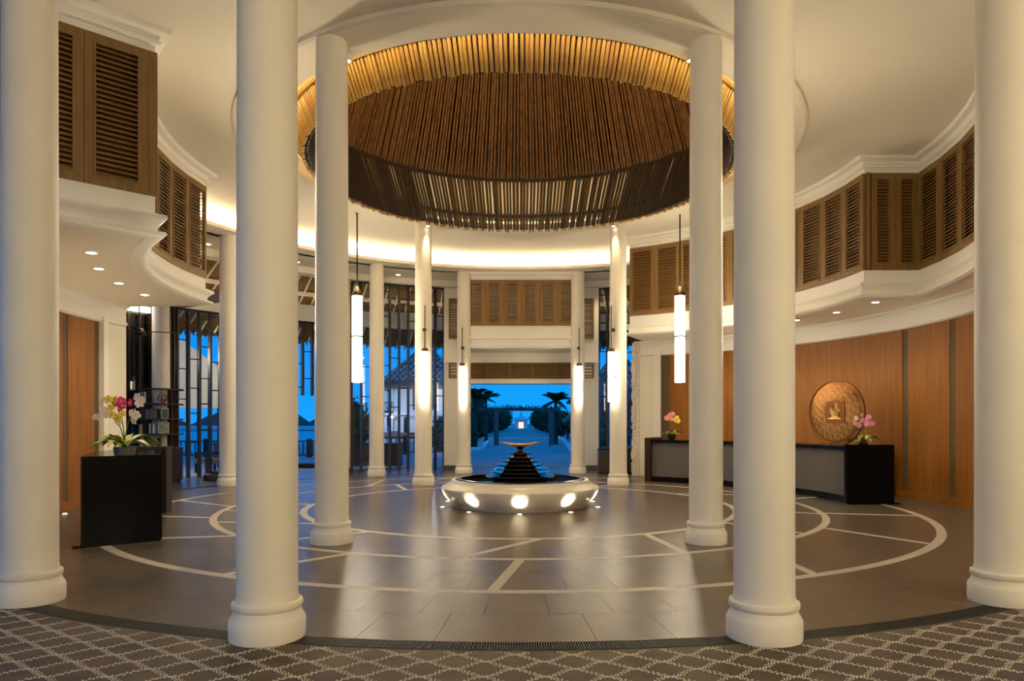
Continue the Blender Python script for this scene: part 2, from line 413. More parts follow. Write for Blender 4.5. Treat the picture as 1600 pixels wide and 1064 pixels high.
# ================================================================== COLUMNS
def column_mesh(h):
    return MB().lathe([(.0, 0), (.255, 0), (.258, .02), (.258, .13), (.248, .15), (.232, .175), (.226, .205), (.236, .215), (.240, .235), (.236, .255), (.215, .265)], 40).mesh('column_base', 'plaster', True), \
           MB().lathe([(.215, .26), (.207, .30), (.206, .5), (.205, 2.5), (.197, h - .6), (.196, h)], 40).mesh('shaft', 'plaster', True)
cmesh = {}
def column(r, b, h, label, group=None):
    if h not in cmesh: cmesh[h] = column_mesh(h)
    t = thing('column', label, 'column', pol(r, b), 0, group)
    link('column_base', cmesh[h][0], t); link('shaft', cmesh[h][1], t)
    return t
gi, go = 'inner ring of white columns', 'outer ring of white columns'
column(8.11, -12.4, HZ, 'large front white column left of centre, bluish on one side', go)
column(8.11, 12.4, HZ, 'large front white column right of centre', go)
column(8.06, -30.5, HZ, 'white column at the far left edge of the picture', go)
column(8.06, 30.4, HZ, 'white column at the far right edge of the picture', go)
column(4.68, -30, 6.25, 'nearer inner column left of the fountain under the bamboo canopy', gi)
column(4.68, 30, 6.25, 'nearer inner column right of the fountain under the bamboo canopy', gi)
column(4.68, -90, 6.25, 'inner column standing behind the left front column', gi)
column(4.68, 90, 6.25, 'inner column standing behind the right front column', gi)
column(4.68, -150, 6.25, 'lit inner column behind the fountain on its left, with tube lamp', gi)
column(4.68, 150, 6.25, 'lit inner column behind the fountain on its right, with tube lamp', gi)
column(8.02, -119.5, 5.95, 'white column between the left shutters and the left front column', go)
column(8.05, -149.7, 5.95, 'white column in front of the glass wall left of the door', go)
column(8.18, -168, 5.95, 'white column at the left side of the open doorway', go)
column(8.18, 168.2, 5.95, 'white column at the right side of the open doorway', go)

# ================================================================== SIDE GALLERIES WITH SHUTTERS
SB, ST = 4.28, 6.05
def arcpts(r, b0, b1, n): return [pol(r, b0 + (b1 - b0) * k / n)[:2] for k in range(n + 1)]
fascia = [(0, SB), (0, 4.07), (.02, 4.06), (.11, 4.05), (.12, 4.02), (.115, 4.0), (.07, 3.965), (.035, 3.92), (.02, 3.87), (.02, 3.85), (.10, 3.84), (.115, 3.81), (.09, 3.785), (.04, 3.77), (-.10, 3.77), (-.10, SB)]
cornice = [(-.1, ST), (.0, ST), (.0, 6.14), (.05, 6.15), (.06, 6.19), (.03, 6.21), (.05, 6.25), (.14, 6.27), (.16, 6.30), (.16, HZ + .01), (-.1, HZ + .01)]
NR, NL = 10, 8
pathR = [pol(7.9, 153)[:2]] + arcpts(6.28, 153, 90, NR) + [pol(7.28, 90)[:2]] + arcpts(7.28, 90, 60, 5)[1:] + [pol(8.6, 60)[:2]]
pathL = [pol(7.9, -97)[:2]] + arcpts(6.13, -97, -47, NL) + [pol(8.9, -47)[:2]]
def dense(path):   # smooth path for the plaster: arcs subdivided
    return path
tk = 0
for path, sd, nm in ((pathR, 1, 'right'), (pathL, -1, 'left')):
    tk += 1
    struct('trim_%d' % tk, MB().sweep(path, fascia, sd), 'trim_white', 'moulded white band below the %s shutters' % nm, True)
    struct('trim_%d' % (tk + 2), MB().sweep(path, cornice, sd), 'trim_white', 'stepped white cornice above the %s shutters' % nm, True)
    struct('wall_gallery_%s' % nm, MB().sweep(path, [(-.07, SB - .2), (-.12, SB - .2), (-.12, ST + .2), (-.07, ST + .2)], sd), 'veneer_dark', 'gallery wall behind the %s shutters' % nm)
mb = MB().arc([(6.22, 3.775), (7.9, 3.775), (7.9, 3.95), (6.22, 3.95)], 153, 90, 3); mb.arc([(7.2, 3.775), (8.6, 3.775), (8.6, 3.95), (7.2, 3.95)], 90, 60, 3)
struct('ceiling_soffit_right', mb, 'ceiling_plaster', 'plaster soffit with downlights over the right reception desk')
mb = MB().arc([(6.1, 3.775), (8.9, 3.775), (8.9, 3.95), (6.1, 3.95)], -97, -47, 3)
struct('ceiling_soffit_left', mb, 'ceiling_plaster', 'plaster soffit with downlights over the left reception desk')

slat_cache = {}
def slat_mesh(wd):
    k = round(wd, 3)
    if k not in slat_cache:
        m = MB(); c, s = math.cos(R(38)), math.sin(R(38)); d, t = .030, .005
        vs = []
        for x in (-wd / 2, wd / 2):
            for u, v in ((-d, -t), (d, -t), (d, t), (-d, t)): vs.append((x, u * c - v * s, u * s + v * c))
        m.add(vs, [(0, 1, 2, 3), (7, 6, 5, 4), (0, 4, 5, 1), (1, 5, 6, 2), (2, 6, 7, 3), (3, 7, 4, 0)])
        slat_cache[k] = m.mesh('slat', 'slat_wood')
    return slat_cache[k]
def shutter(parent, p, q, z0, z1, inward, stile=.11, pitch=.060, panels=1, mtl='shutter_wood', rail=.12):
    """flat louvred panel between plan points p and q; local -y faces the room"""
    p, q = Vector(p), Vector(q)
    d = q - p; ang = math.atan2(d.y, d.x); nrm = Vector((math.sin(ang), -math.cos(ang)))
    mid = (p + q) / 2
    if nrm.dot(Vector(inward) - mid) < 0: ang += math.pi
    W = d.length - .006; H = z1 - z0; m = MB()
    pw = W / panels
    for i in range(panels):
        x0 = -W / 2 + i * pw
        m.span((x0, -.022, 0), (x0 + stile, .022, H)); m.span((x0 + pw - stile, -.022, 0), (x0 + pw, .022, H))
        m.span((x0 + stile, -.022, 0), (x0 + pw - stile, .022, rail)); m.span((x0 + stile, -.022, H - rail), (x0 + pw - stile, .022, H))
        e = .022   # raised bead round the louvres
        m.span((x0 + stile, -.034, rail - e), (x0 + pw - stile, -.022, rail)); m.span((x0 + stile, -.034, H - rail), (x0 + pw - stile, -.022, H - rail + e))
        m.span((x0 + stile - e, -.034, rail - e), (x0 + stile, -.022, H - rail + e)); m.span((x0 + pw - stile, -.034, rail - e), (x0 + pw - stile + e, -.022, H - rail + e))
    fr = build('shutter', m, mtl, parent, (mid.x - parent.location.x, mid.y - parent.location.y, z0 - parent.location.z), ang)
    n = int((H - 2 * rail) / pitch); pt = (H - 2 * rail) / n
    for i in range(panels):
        sm = slat_mesh(pw - 2 * stile - .004)
        for k in range(n):
            link('slat', sm, fr, (-W / 2 + (i + .5) * pw, .0, rail + (k + .5) * pt))
    return fr
cen = (0, 0)
bk = thing('shutter_bank', 'long curved bank of brown louvred shutters above the right reception desk', 'shutters', pol(6.28, 122, SB))
P = arcpts(6.28, 153, 90, NR)
for k in range(NR): shutter(bk, P[k], P[k + 1], SB, ST, cen, .105, .062 if k > 4 else .07)
bk = thing('shutter_bank', 'flat pair of dark louvred shutters on the stepped face of the right gallery', 'shutters', pol(6.8, 90, SB))
a, b = Vector(P[-1]), Vector(pol(7.28, 90)[:2]); mid = a.lerp(b, .12)
build('corner_post', MB().bar((a.x + .06, a.y, 0), (a.x + .06, a.y, ST - SB), .12, .05), 'shutter_wood', bk, (-bk.location.x, -bk.location.y, 0))
shutter(bk, mid, a.lerp(b, .56), SB, ST, (6.5, -5), .11, .058); shutter(bk, a.lerp(b, .56), b, SB, ST, (6.5, -5), .11, .058)
bk = thing('shutter_bank', 'bank of louvred shutters right of the step, running off beside the right edge column', 'shutters', pol(7.28, 80, SB))
P2 = arcpts(7.28, 90, 60, 5)
for k in range(5): shutter(bk, P2[k], P2[k + 1], SB, ST, cen, .105, .058)
bk = thing('shutter_bank', 'curved bank of louvred shutters seen edge-on above the left reception desk', 'shutters', pol(6.24, -72, SB))
P = arcpts(6.13, -97, -47, NL)
for k in range(NL): shutter(bk, P[k], P[k + 1], SB, ST, cen, .085, .060)
bk = thing('shutter_bank', 'large louvred shutters on the flat face of the left gallery nearest the viewer', 'shutters', pol(7.0, -47, SB))
u = Vector(pol(1, -47)[:2]); 
build('corner_post', MB().bar((0, 0, 0), (0, 0, ST - SB), .10, .05), 'shutter_wood', bk, tuple((u * 6.16).to_3d() - Vector((bk.location.x, bk.location.y, 0))), R(-47))
for k in range(3): shutter(bk, u * (6.21 + .68 * k), u * (6.89 + .68 * k), SB, ST, (0, -8), .115, .060)

# soffit downlights
def downlight(r, b, z, label, power=46, group='soffit downlights', spot=125):
    t = thing('downlight', label, 'downlight', pol(r, b, z - .004), 0, group)
    build('lens', MB().lathe([(0, -.004), (.062, -.004), (.066, .006), (0, .006)], 20), 'spot_glow', t)
    build('trim_ring', MB().lathe([(.064, -.008), (.082, -.006), (.084, .004), (.064, .004)], 20, closed=True), 'trim_white', t)
    light('downlight_beam', 'SPOT', (0, 0, -.03), power, WARM, .05, (0, 0, -1), spot, .7, parent=t)
nm = ['nearest', 'second nearest', 'third nearest', 'farthest']
for k, b in enumerate((-58.9, -68.3, -78, -87)): downlight(6.68, b, 3.775, 'round downlight over the left desk, %s of four' % nm[k])
nm = ['nearest visible', 'second', 'third', 'fourth', 'fifth']
for k, b in enumerate((93.7, 104.2, 114.3, 124.5, 135)): downlight(6.72, b, 3.775, 'round downlight over the right desk, %s from the step' % nm[k])
downlight(7.6, 78, 3.775, 'round downlight in the soffit behind the right edge column')

# ================================================================== CURVED WOOD WALLS
def wood_wall(name, sgn, b_far, b_near, strips, b_white, label):
    """sgn -1 left, +1 right; wall at r 7.85 from b_far to b_near"""
    s = sgn
    core = MB().arc([(7.86, 0), (8.0, 0), (8.0, 3.78), (7.86, 3.78)], s * b_near, s * b_white, 3)
    wl = struct(name, core, 'plaster', label)
    cuts = sorted([b_near] + [x for st in strips for x in st] + [b_far])
    inside = lambda a, b: any(abs((a + b) / 2 - (x + y) / 2) < .01 for x, y in strips)
    for a, b in zip(cuts[:-1], cuts[1:]):
        if b - a < .01: continue
        if inside(a, b):
            build('woven_strip', MB().arc([(7.835, .14), (7.86, .14), (7.86, 3.37), (7.835, 3.37)], s * a, s * b, 2), 'woven_strip', wl)
        else:
            n = max(1, int((b - a) / 11))
            for k in range(n):
                q0, q1 = a + (b - a) * k / n, a + (b - a) * (k + 1) / n
                build('veneer_panel', MB().arc([(7.82, .14), (7.86, .14), (7.86, 3.37), (7.82, 3.37)], s * (q0 + .02), s * (q1 - .02), 2), 'veneer', wl)
    build('skirting', MB().arc([(7.79, 0), (7.86, 0), (7.86, .14), (7.80, .14)], s * b_near, s * b_far, 3), 'veneer', wl)
    build('frieze', MB().arc([(7.86, 3.37), (7.86, 3.78), (7.70, 3.78), (7.70, 3.74), (7.76, 3.72), (7.79, 3.68), (7.79, 3.47), (7.76, 3.45), (7.76, 3.40), (7.80, 3.37)], s * b_near, s * b_white, 2), 'trim_white', wl, smooth=True)
    # white end panel with stepped architrave
    build('end_panel', MB().arc([(7.79, 0), (7.86, 0), (7.86, 3.37), (7.79, 3.37)], s * (b_far + .02), s * b_white, 2), 'plaster', wl)
    mb = MB(); w1 = .55
    for k, rr in enumerate((7.73, 7.755, 7.775)):
        mb.arc([(rr, 0), (7.79, 0), (7.79, 3.47 - .0), (rr, 3.47)], s * (b_far + w1 * k * .9), s * (b_far + w1 * (k + 1) * .9), 1)
    build('architrave', mb, 'trim_white', wl)
    return wl
wood_wall('wall_right', 1, 150.0, 60, [(88.4, 89.7), (98.7, 99.9), (148.2, 150.0)], 154.5, 'curved wood panelled wall behind the right reception desk')
wood_wall('wall_left', -1, 91.6, 50, [(90.5, 91.6), (83.4, 84.6)], 97.0, 'curved wood panelled wall behind the left reception desk')
# rough stone end of the right wall
stn = MB().arc([(7.70, 0), (8.3, 0), (8.3, 3.78), (7.70, 3.78)], 154.5, 155.6, 1)
ws = struct('wall_stone_end', stn, 'stone_rough', 'rough pale stone edge ending the right wall')
sm = MB().box((0, 0, 0), (.10, .16, .085)).mesh('stone', 'stone_rough')
for i in range(40):
    for k, rr in enumerate((7.70, 7.87, 8.05, 8.22)):
        x, y, _ = pol(rr + random.uniform(-.03, .03), 155.55)
        o = link('stone', sm, ws, (x, y, .05 + i * .0935), R(155 + random.uniform(-12, 12)))
        o.scale = (random.uniform(.7, 1.2), 1, random.uniform(.85, 1.05))
# ================================================================== RECEPTION DESKS
def desk(label, s, b0, b1, far_w, far_h):
    """b0 near end, b1 far end (absolute bearings), s side sign"""
    t = thing('reception_desk', label, 'desk', pol(6.4, s * (b0 + b1) / 2))
    d = math.degrees(.09 / 6.0); fw = math.degrees(far_w / 6.0)
    wpart('plinth', MB().arc([(6.06, 0), (6.72, 0), (6.72, .13), (6.06, .13)], s * (b0 + d), s * (b1 - fw), 3), 'black_granite', t)
    n = 3
    for k in range(n):
        q0 = b0 + d + (b1 - fw - b0 - d) * k / n; q1 = b0 + d + (b1 - fw - b0 - d) * (k + 1) / n
        wpart('woven_panel', MB().arc([(6.085, .13), (6.12, .13), (6.12, .99), (6.085, .99)], s * (q0 + .04), s * (q1 - .04), 3), 'woven_grey', t)
    wpart('carcass', MB().arc([(6.12, .13), (6.65, .13), (6.65, .99), (6.12, .99)], s * (b0 + d), s * (b1 - fw), 3), 'dark_wood', t)
    wpart('counter_top', MB().arc([(6.02, .99), (6.78, .99), (6.78, 1.055), (6.02, 1.055)], s * (b0 + d), s * (b1 - fw), 3), 'black_granite', t)
    wpart('near_end_slab', MB().arc([(5.98, .02), (6.86, .02), (6.86, 1.09), (5.98, 1.09)], s * b0, s * (b0 + d), 3), 'black_granite', t)
    wpart('near_end_foot', MB().arc([(6.0, 0), (6.95, 0), (6.95, .03), (6.0, .03)], s * (b0 - .25), s * (b0 + d), 3), 'black_granite', t)
    e = wpart('far_end_block', MB().arc([(5.98, 0), (6.78, 0), (6.78, far_h), (5.98, far_h)], s * (b1 - fw), s * b1, 3), 'dark_wood', t)
    return t
desk('long curved black desk with grey woven front panels before the right wood wall', 1, 90.4, 148.2, .16, 1.11)
desk('black glossy reception desk with orchids on top at the left', -1, 49.6, 81.3, .28, 1.10)
# low cabinet behind the right desk carrying the gong
cb = thing('back_cabinet', 'low dark cabinet behind the right desk under the copper disc', 'cabinet', pol(7.35, 107))
wpart('body', MB().arc([(7.05, 0), (7.72, 0), (7.72, .95), (7.05, .95)], 101, 118, 3), 'dark_wood', cb)
wpart('top', MB().arc([(7.02, .95), (7.74, .95), (7.74, .99), (7.02, .99)], 100.8, 118.2, 3), 'black_granite', cb)

# ================================================================== COPPER DISC
gx, gy = 6.62, 1.90; D = .69
ga = math.atan2(.89, .45)                 # heading of the disc plane
gong = thing('copper_disc', 'large embossed copper disc with square motif standing behind the right desk', 'disc', (gx, gy, .99), math.atan2(-.45, -.89) + math.pi / 2 )
# local: disc in x-z plane, faces -y
cz = D + .02
def ring_xz(mb, cx, cz_, r, tr, n=20, y=-.03, a0=0, a1=2 * math.pi):
    full = a1 - a0 > 6.28
    mb.tube([(cx + r * math.cos(a0 + (a1 - a0) * k / n), y, cz_ + r * math.sin(a0 + (a1 - a0) * k / n)) for k in range(n + 1)], tr, 5, cap=not full)
mb = MB(); vs = []; prof = [(.0, -.022), (.2, -.026), (.45, -.024), (.62, -.012), (D - .03, -.004), (D, -.010), (D + .005, .010), (D - .02, .022), (0, .022)]
n = 56
mb.lathe([(r, -y) for r, y in prof], n); mb.v = [(x, -z, y + cz) for x, y, z in mb.v]
build('plate', mb, 'copper', gong, smooth=True)
mb = MB(); ring_xz(mb, 0, cz, D - .012, .016, 56, -.012)
build('rim', mb, 'copper_dark', gong, smooth=True)
mb = MB(); rnd = random.Random(3)
spots = []
for i in range(22):
    a = 2 * math.pi * i / 22; spots.append((.50 * math.cos(a), .50 * math.sin(a), .072))
for i in range(15):
    a = 2 * math.pi * (i + .4) / 15; spots.append((.355 * math.cos(a), .355 * math.sin(a), .078))
for sx_, sz_, sr in spots:
    if abs(sx_) < .25 and abs(sz_) < .25: continue
    for q in (1.0, .5): ring_xz(mb, sx_, cz + sz_, sr * q, .0042, 14, -.025)
o = build('embossed_circles', mb, 'copper_bright', gong, smooth=True); o['kind'] = 'stuff'; o['label'] = 'raised concentric circle ornament'
build('square_plate', MB().span((-.235, -.036, cz - .215), (.235, -.02, cz + .235)), 'copper_dark', gong)
mb = MB()   # leaf shaped motif with a seated figure outline and a base line
for sc in (1.0, .72, .45):
    pts = []
    for k in range(21):
        t = 2 * math.pi * k / 20; x = .105 * sc * math.sin(t) * (1 - .35 * max(0, math.cos(t))); z = .135 * sc * math.cos(t) + .02 * sc
        pts.append((x, -.044, cz + .035 + z))
    mb.tube(pts, .009, 5, False)
for k in range(5): mb.tube([(0, -.042, cz + .03), (.07 * math.sin(k * 1.2), -.044, cz + .03 + .09 * math.cos(k * 1.2))], .008, 5)
mb.tube([(-.17, -.042, cz - .125), (.17, -.042, cz - .125)], .012, 6); mb.tube([(-.10, -.042, cz - .095), (.10, -.042, cz - .095)], .011, 6)
build('leaf_motif', mb, 'copper_bright', gong, smooth=True)
build('stand_foot', MB().span((-.3, -.10, 0), (.3, .10, .045)), 'black_metal', gong)

# ================================================================== FOUNTAIN
ft = thing('fountain', 'round cream stone fountain with tiered black discs and a gold bowl', 'fountain', (0, 0, 0))
prof = [(1.16, 0), (1.20, 0), (1.22, .03), (1.30, .10), (1.38, .19), (1.425, .28), (1.43, .33), (1.41, .355), (1.35, .375), (1.29, .41), (1.255, .455), (1.25, .47), (1.16, .47), (1.16, .30)]
for k in range(10):   # ten stone segments with fine joints
    b0, b1 = k * 36 + .06, k * 36 + 35.94
    build('basin_segment', MB().arc(prof, b0, b1, 3), 'fountain_stone', ft, smooth=True)
build('basin_core', MB().lathe([(0, .0), (1.17, .0), (1.17, .28), (0, .28)], 48), 'grout', ft)
build('black_rim', MB().arc([(1.08, .30), (1.165, .30), (1.18, .48), (1.16, .488), (1.08, .488)], 0, 360, 4), 'basin_black', ft, smooth=True)
build('water', MB().lathe([(0, .30), (1.085, .30), (1.085, .425), (0, .425)], 64), 'water', ft)
tiers = [(.626, .53), (.55, .595), (.50, .66), (.426, .73), (.355, .80), (.28, .865), (.187, .935)]
build('core_drum', MB().lathe([(0, .3), (.52, .3), (.52, .5), (.0, .5)], 32), 'basin_black', ft)
for k, (r, z) in enumerate(tiers):
    build('tier', MB().lathe([(0, z - .03), (r * .72, z - .03), (r - .02, z - .016), (r, z - .004), (r - .004, z + .008), (r * .9, z + .004), (r * .62, z + .002), (r * .55, z + .035), (0, z + .045)], 40), 'basin_black', ft, smooth=True)
    build('tier_edge', MB().lathe([(r - .004, z - .001), (r + .003, z - .001), (r + .003, z + .006), (r - .006, z + .008)], 40, closed=True), 'bronze', ft, smooth=True)
build('stem', MB().lathe([(0, .95), (.055, .96), (.045, .99), (.05, 1.02), (.09, 1.05), (0, 1.06)], 20), 'basin_black', ft, smooth=True)
mb = MB(); n = 36; m = 6; vs = []; fs = []
for sgn in (0, 1):
    for i in range(m + 1):
        for k in range(n):
            a = 2 * math.pi * k / n; rr = .375 * i / m * (1 + .05 * math.sin(5 * a)); zz = 1.045 + .075 * (i / m) ** 2 * (1 + .35 * math.cos(2 * a)) + (.012 if sgn else 0)
            vs.append((rr * math.cos(a) if i else .001 * math.cos(a), (rr if i else .001) * math.sin(a), zz))
for sgn in (0, 1):
    o0 = sgn * (m + 1) * n
    for i in range(m):
        for k in range(n): fs.append((o0 + i * n + k, o0 + i * n + (k + 1) % n, o0 + (i + 1) * n + (k + 1) % n, o0 + (i + 1) * n + k))
for k in range(n): fs.append((m * n + k, m * n + (k + 1) % n, (2 * m + 1) * n + (k + 1) % n, (2 * m + 1) * n + k))
mb.add(vs, fs); build('gold_bowl', mb, 'gold', ft, smooth=True)
for k in range(14):   # small blue-white jets of wall tile mosaic seen inside the pool
    a = 2 * math.pi * k / 14
nm = {0: 'front floor uplight before the fountain', 36: 'floor uplight before the fountain, right of the front one', -36: 'floor uplight before the fountain, left of the front one', 72: 'floor uplight at the right side of the fountain', -72: 'floor uplight at the left side of the fountain'}
for k in range(10):
    b = k * 36 if k * 36 <= 180 else k * 36 - 360
    t = thing('floor_uplight', nm.get(b, 'floor uplight hidden behind the fountain at its %s' % {108: 'right rear', -108: 'left rear', 144: 'back right', -144: 'back left', 180: 'very back'}.get(b, '')), 'uplight', pol(1.44, b, 0), R(b), 'uplights round the fountain')
    build('lens', MB().lathe([(0, .012), (.03, .012), (.038, .004), (.038, 0), (0, 0)], 16), 'spot_glow', t)
    build('trim_ring', MB().lathe([(.037, 0), (.037, .010), (.055, .006), (.057, 0)], 16, closed=True), 'bronze', t)
    l = light('uplight_beam', 'SPOT', (0, .0, .03), 40, WARM, .02, (0, .16, .30), 80, .9, parent=t)

# uplight at the left wood wall; the others added to brighten the soffits
for (r, b, lb) in ((7.55, -79.5, 'small floor uplight at the foot of the left wood wall'), (7.3, -58, 'added fill uplight behind the near end of the left desk'), (7.3, -69, 'added fill uplight behind the middle of the left desk'), (7.3, -88, 'added fill uplight by the white end of the left wood wall'), (7.3, 98, 'added fill uplight behind the near end of the right desk'), (7.4, 122, 'added fill uplight beyond the copper disc behind the right desk'), (7.4, 140, 'added fill uplight behind the far end of the right desk')):
    t = thing('floor_uplight', lb, 'uplight', pol(r, b, 0), R(b))
    build('lens', MB().lathe([(0, .012), (.03, .012), (.038, .004), (.038, 0), (0, 0)], 16), 'spot_glow', t)
    build('trim_ring', MB().lathe([(.037, 0), (.037, .010), (.055, .006), (.057, 0)], 16, closed=True), 'bronze', t)
    light('uplight_beam', 'SPOT', (0, 0, .03), 55, WARM, .02, (0, .12, 1.5), 62, 1.0, parent=t)

# spot heads at the column tops
def col_spot(b, label, power, aim):
    t = thing('spot_lamp', label, 'spotlight', pol(4.40, b, 6.19), 0, 'spotlights at the column tops')
    build('housing', MB().lathe([(0, .06), (.03, .06), (.03, .03), (.05, .03), (.055, -.05), (.045, -.05), (.0, -.03)], 16), 'trim_white', t, smooth=True)
    build('lens', MB().lathe([(0, -.045), (.044, -.045), (.044, -.04), (0, -.04)], 16), 'spot_glow', t)
    x, y, _ = pol(4.40, b); tx, ty, _ = pol(aim, b)
    light('spot_beam', 'SPOT', (0, 0, -.07), power, WARM2, .03, (tx - x, ty - y, -6.1), 46 if aim > 4.2 else 9, .8, parent=t)
col_spot(-150, 'tiny bright spotlight atop the lit column left behind the fountain', 120, 4.35)
col_spot(150, 'tiny bright spotlight atop the lit column right behind the fountain', 120, 4.35)
col_spot(-30, 'spotlight atop the nearer inner column left of the fountain', 260, 4.1)
col_spot(30, 'spotlight atop the nearer inner column right of the fountain', 260, 4.1)
col_spot(-90, 'spotlight atop the inner column behind the left front column', 130, 4.1)
col_spot(90, 'spotlight atop the inner column behind the right front column', 130, 4.1)

# ================================================================== PENDANTS AND TUBE LAMPS
def pendant(x, y, ztop, z1, z0, r, label, group='tube pendants', glow='lamp_glow'):
    t = thing('pendant_lamp', label, 'pendant lamp', (x, y, z0), 0, group)
    h = z1 - z0
    build('tube_shade', MB().lathe([(0, 0), (r * .96, 0), (r, .01), (r, h), (0, h)], 24), glow, t, smooth=True)
    build('band', MB().lathe([(r, h * .52), (r + .012, h * .52), (r + .012, h * .52 + .035), (r, h * .52 + .035)], 24, closed=True), 'black_metal', t)
    build('cap', MB().lathe([(0, h - .005), (r + .012, h - .005), (r + .012, h + .05), (r * .8, h + .10), (.03, h + .22), (0, h + .22)], 24), 'bronze', t, smooth=True)
    build('rod', MB().lathe([(0, h + .2), (.016, h + .2), (.016, ztop - z0), (0, ztop - z0)], 10), 'black_metal', t)
    light('ceiling_fill', 'POINT', (0, 0, h + .34), 48, WARM, .06, parent=t)  # point light added above the cap to brighten the ceiling
    build('ceiling_cup', MB().lathe([(0, ztop - z0 - .03), (.05, ztop - z0 - .03), (.06, ztop - z0), (0, ztop - z0)], 16), 'black_metal', t)
pendant(-3.75, 3.28, HZ, 4.40, 2.42, .115, 'long white tube pendant hanging left of the fountain')
pendant(3.65, 3.28, HZ, 4.40, 2.42, .115, 'long white tube pendant hanging right of the fountain')
pendant(-3.45, -3.3, HZ, 4.40, 2.42, .115, 'long white tube pendant hanging behind the left front column')
pendant(3.35, -3.3, HZ, 4.40, 2.42, .115, 'long white tube pendant hanging behind the right front column')
for k, (x, y) in enumerate(((-2.6, -16), (2.6, -15), (6, -13.4), (8.8, -9.8))):   # pendants added out of view behind the viewer as frontal fill
    pendant(x, y, HZ, 4.60, 2.6, .16, 'unseen fill pendant added behind the viewer, %s from the left' % ('first', 'second', 'third', 'fourth')[k], 'added fill pendants', 'lobby_fill_glow')
def tube_lamp(cx, cy, dx, dy, z1, z0, r, ztop, clips, label):
    t = thing('tube_lamp', label, 'wall lamp', (cx + dx, cy + dy, z0), 0, 'tube lamps on the columns'); h = z1 - z0
    build('tube_shade', MB().lathe([(0, 0), (r * .95, 0), (r, .01), (r, h), (0, h)], 20), 'lamp_glow', t, smooth=True)
    build('band', MB().lathe([(r, h * .5), (r + .006, h * .5), (r + .006, h * .5 + .02), (r, h * .5 + .02)], 20, closed=True), 'black_metal', t)
    build('cap', MB().lathe([(0, h - .004), (r + .008, h - .004), (r + .008, h + .07), (.03, h + .09), (0, h + .09)], 20), 'bronze', t, smooth=True)
    build('rod', MB().lathe([(0, h + .06), (.013, h + .06), (.013, ztop - z0), (0, ztop - z0)], 8), 'bronze', t)
    L = math.hypot(dx, dy); ux, uy = -dx / L, -dy / L
    for zc in clips:
        mb = MB().tube([(ux * .0, uy * .0, zc - z0), (ux * (L - .195), uy * (L - .195), zc - z0)], .014, 6)
        bm_ = MB().lathe([(0, -.05), (.03, -.042), (.048, -.015), (.048, .015), (.03, .042), (0, .05)], 14, (ux * (L - .225), uy * (L - .225), zc - z0))
        br = build('bracket', mb, 'bronze', t); build('boss', bm_, 'bronze', br, smooth=True)
x, y, _ = pol(4.68, -150); tube_lamp(x, y, .08, -.32, 3.17, 1.99, .075, 4.26, (3.70, 2.60), 'white tube lamp on the lit column left behind the fountain')
x, y, _ = pol(4.68, 150); tube_lamp(x, y, -.20, -.26, 3.17, 1.99, .075, 4.26, (3.70, 2.60), 'white tube lamp on the lit column right behind the fountain')
x, y, _ = pol(8.18, -168); tube_lamp(x, y, -.02, -.32, 3.15, 2.0, .07, 4.27, (3.68,), 'white tube lamp on the column left of the doorway')
x, y, _ = pol(8.18, 168.2); tube_lamp(x, y, .02, -.32, 3.15, 2.0, .07, 4.27, (3.68,), 'white tube lamp on the column right of the doorway')

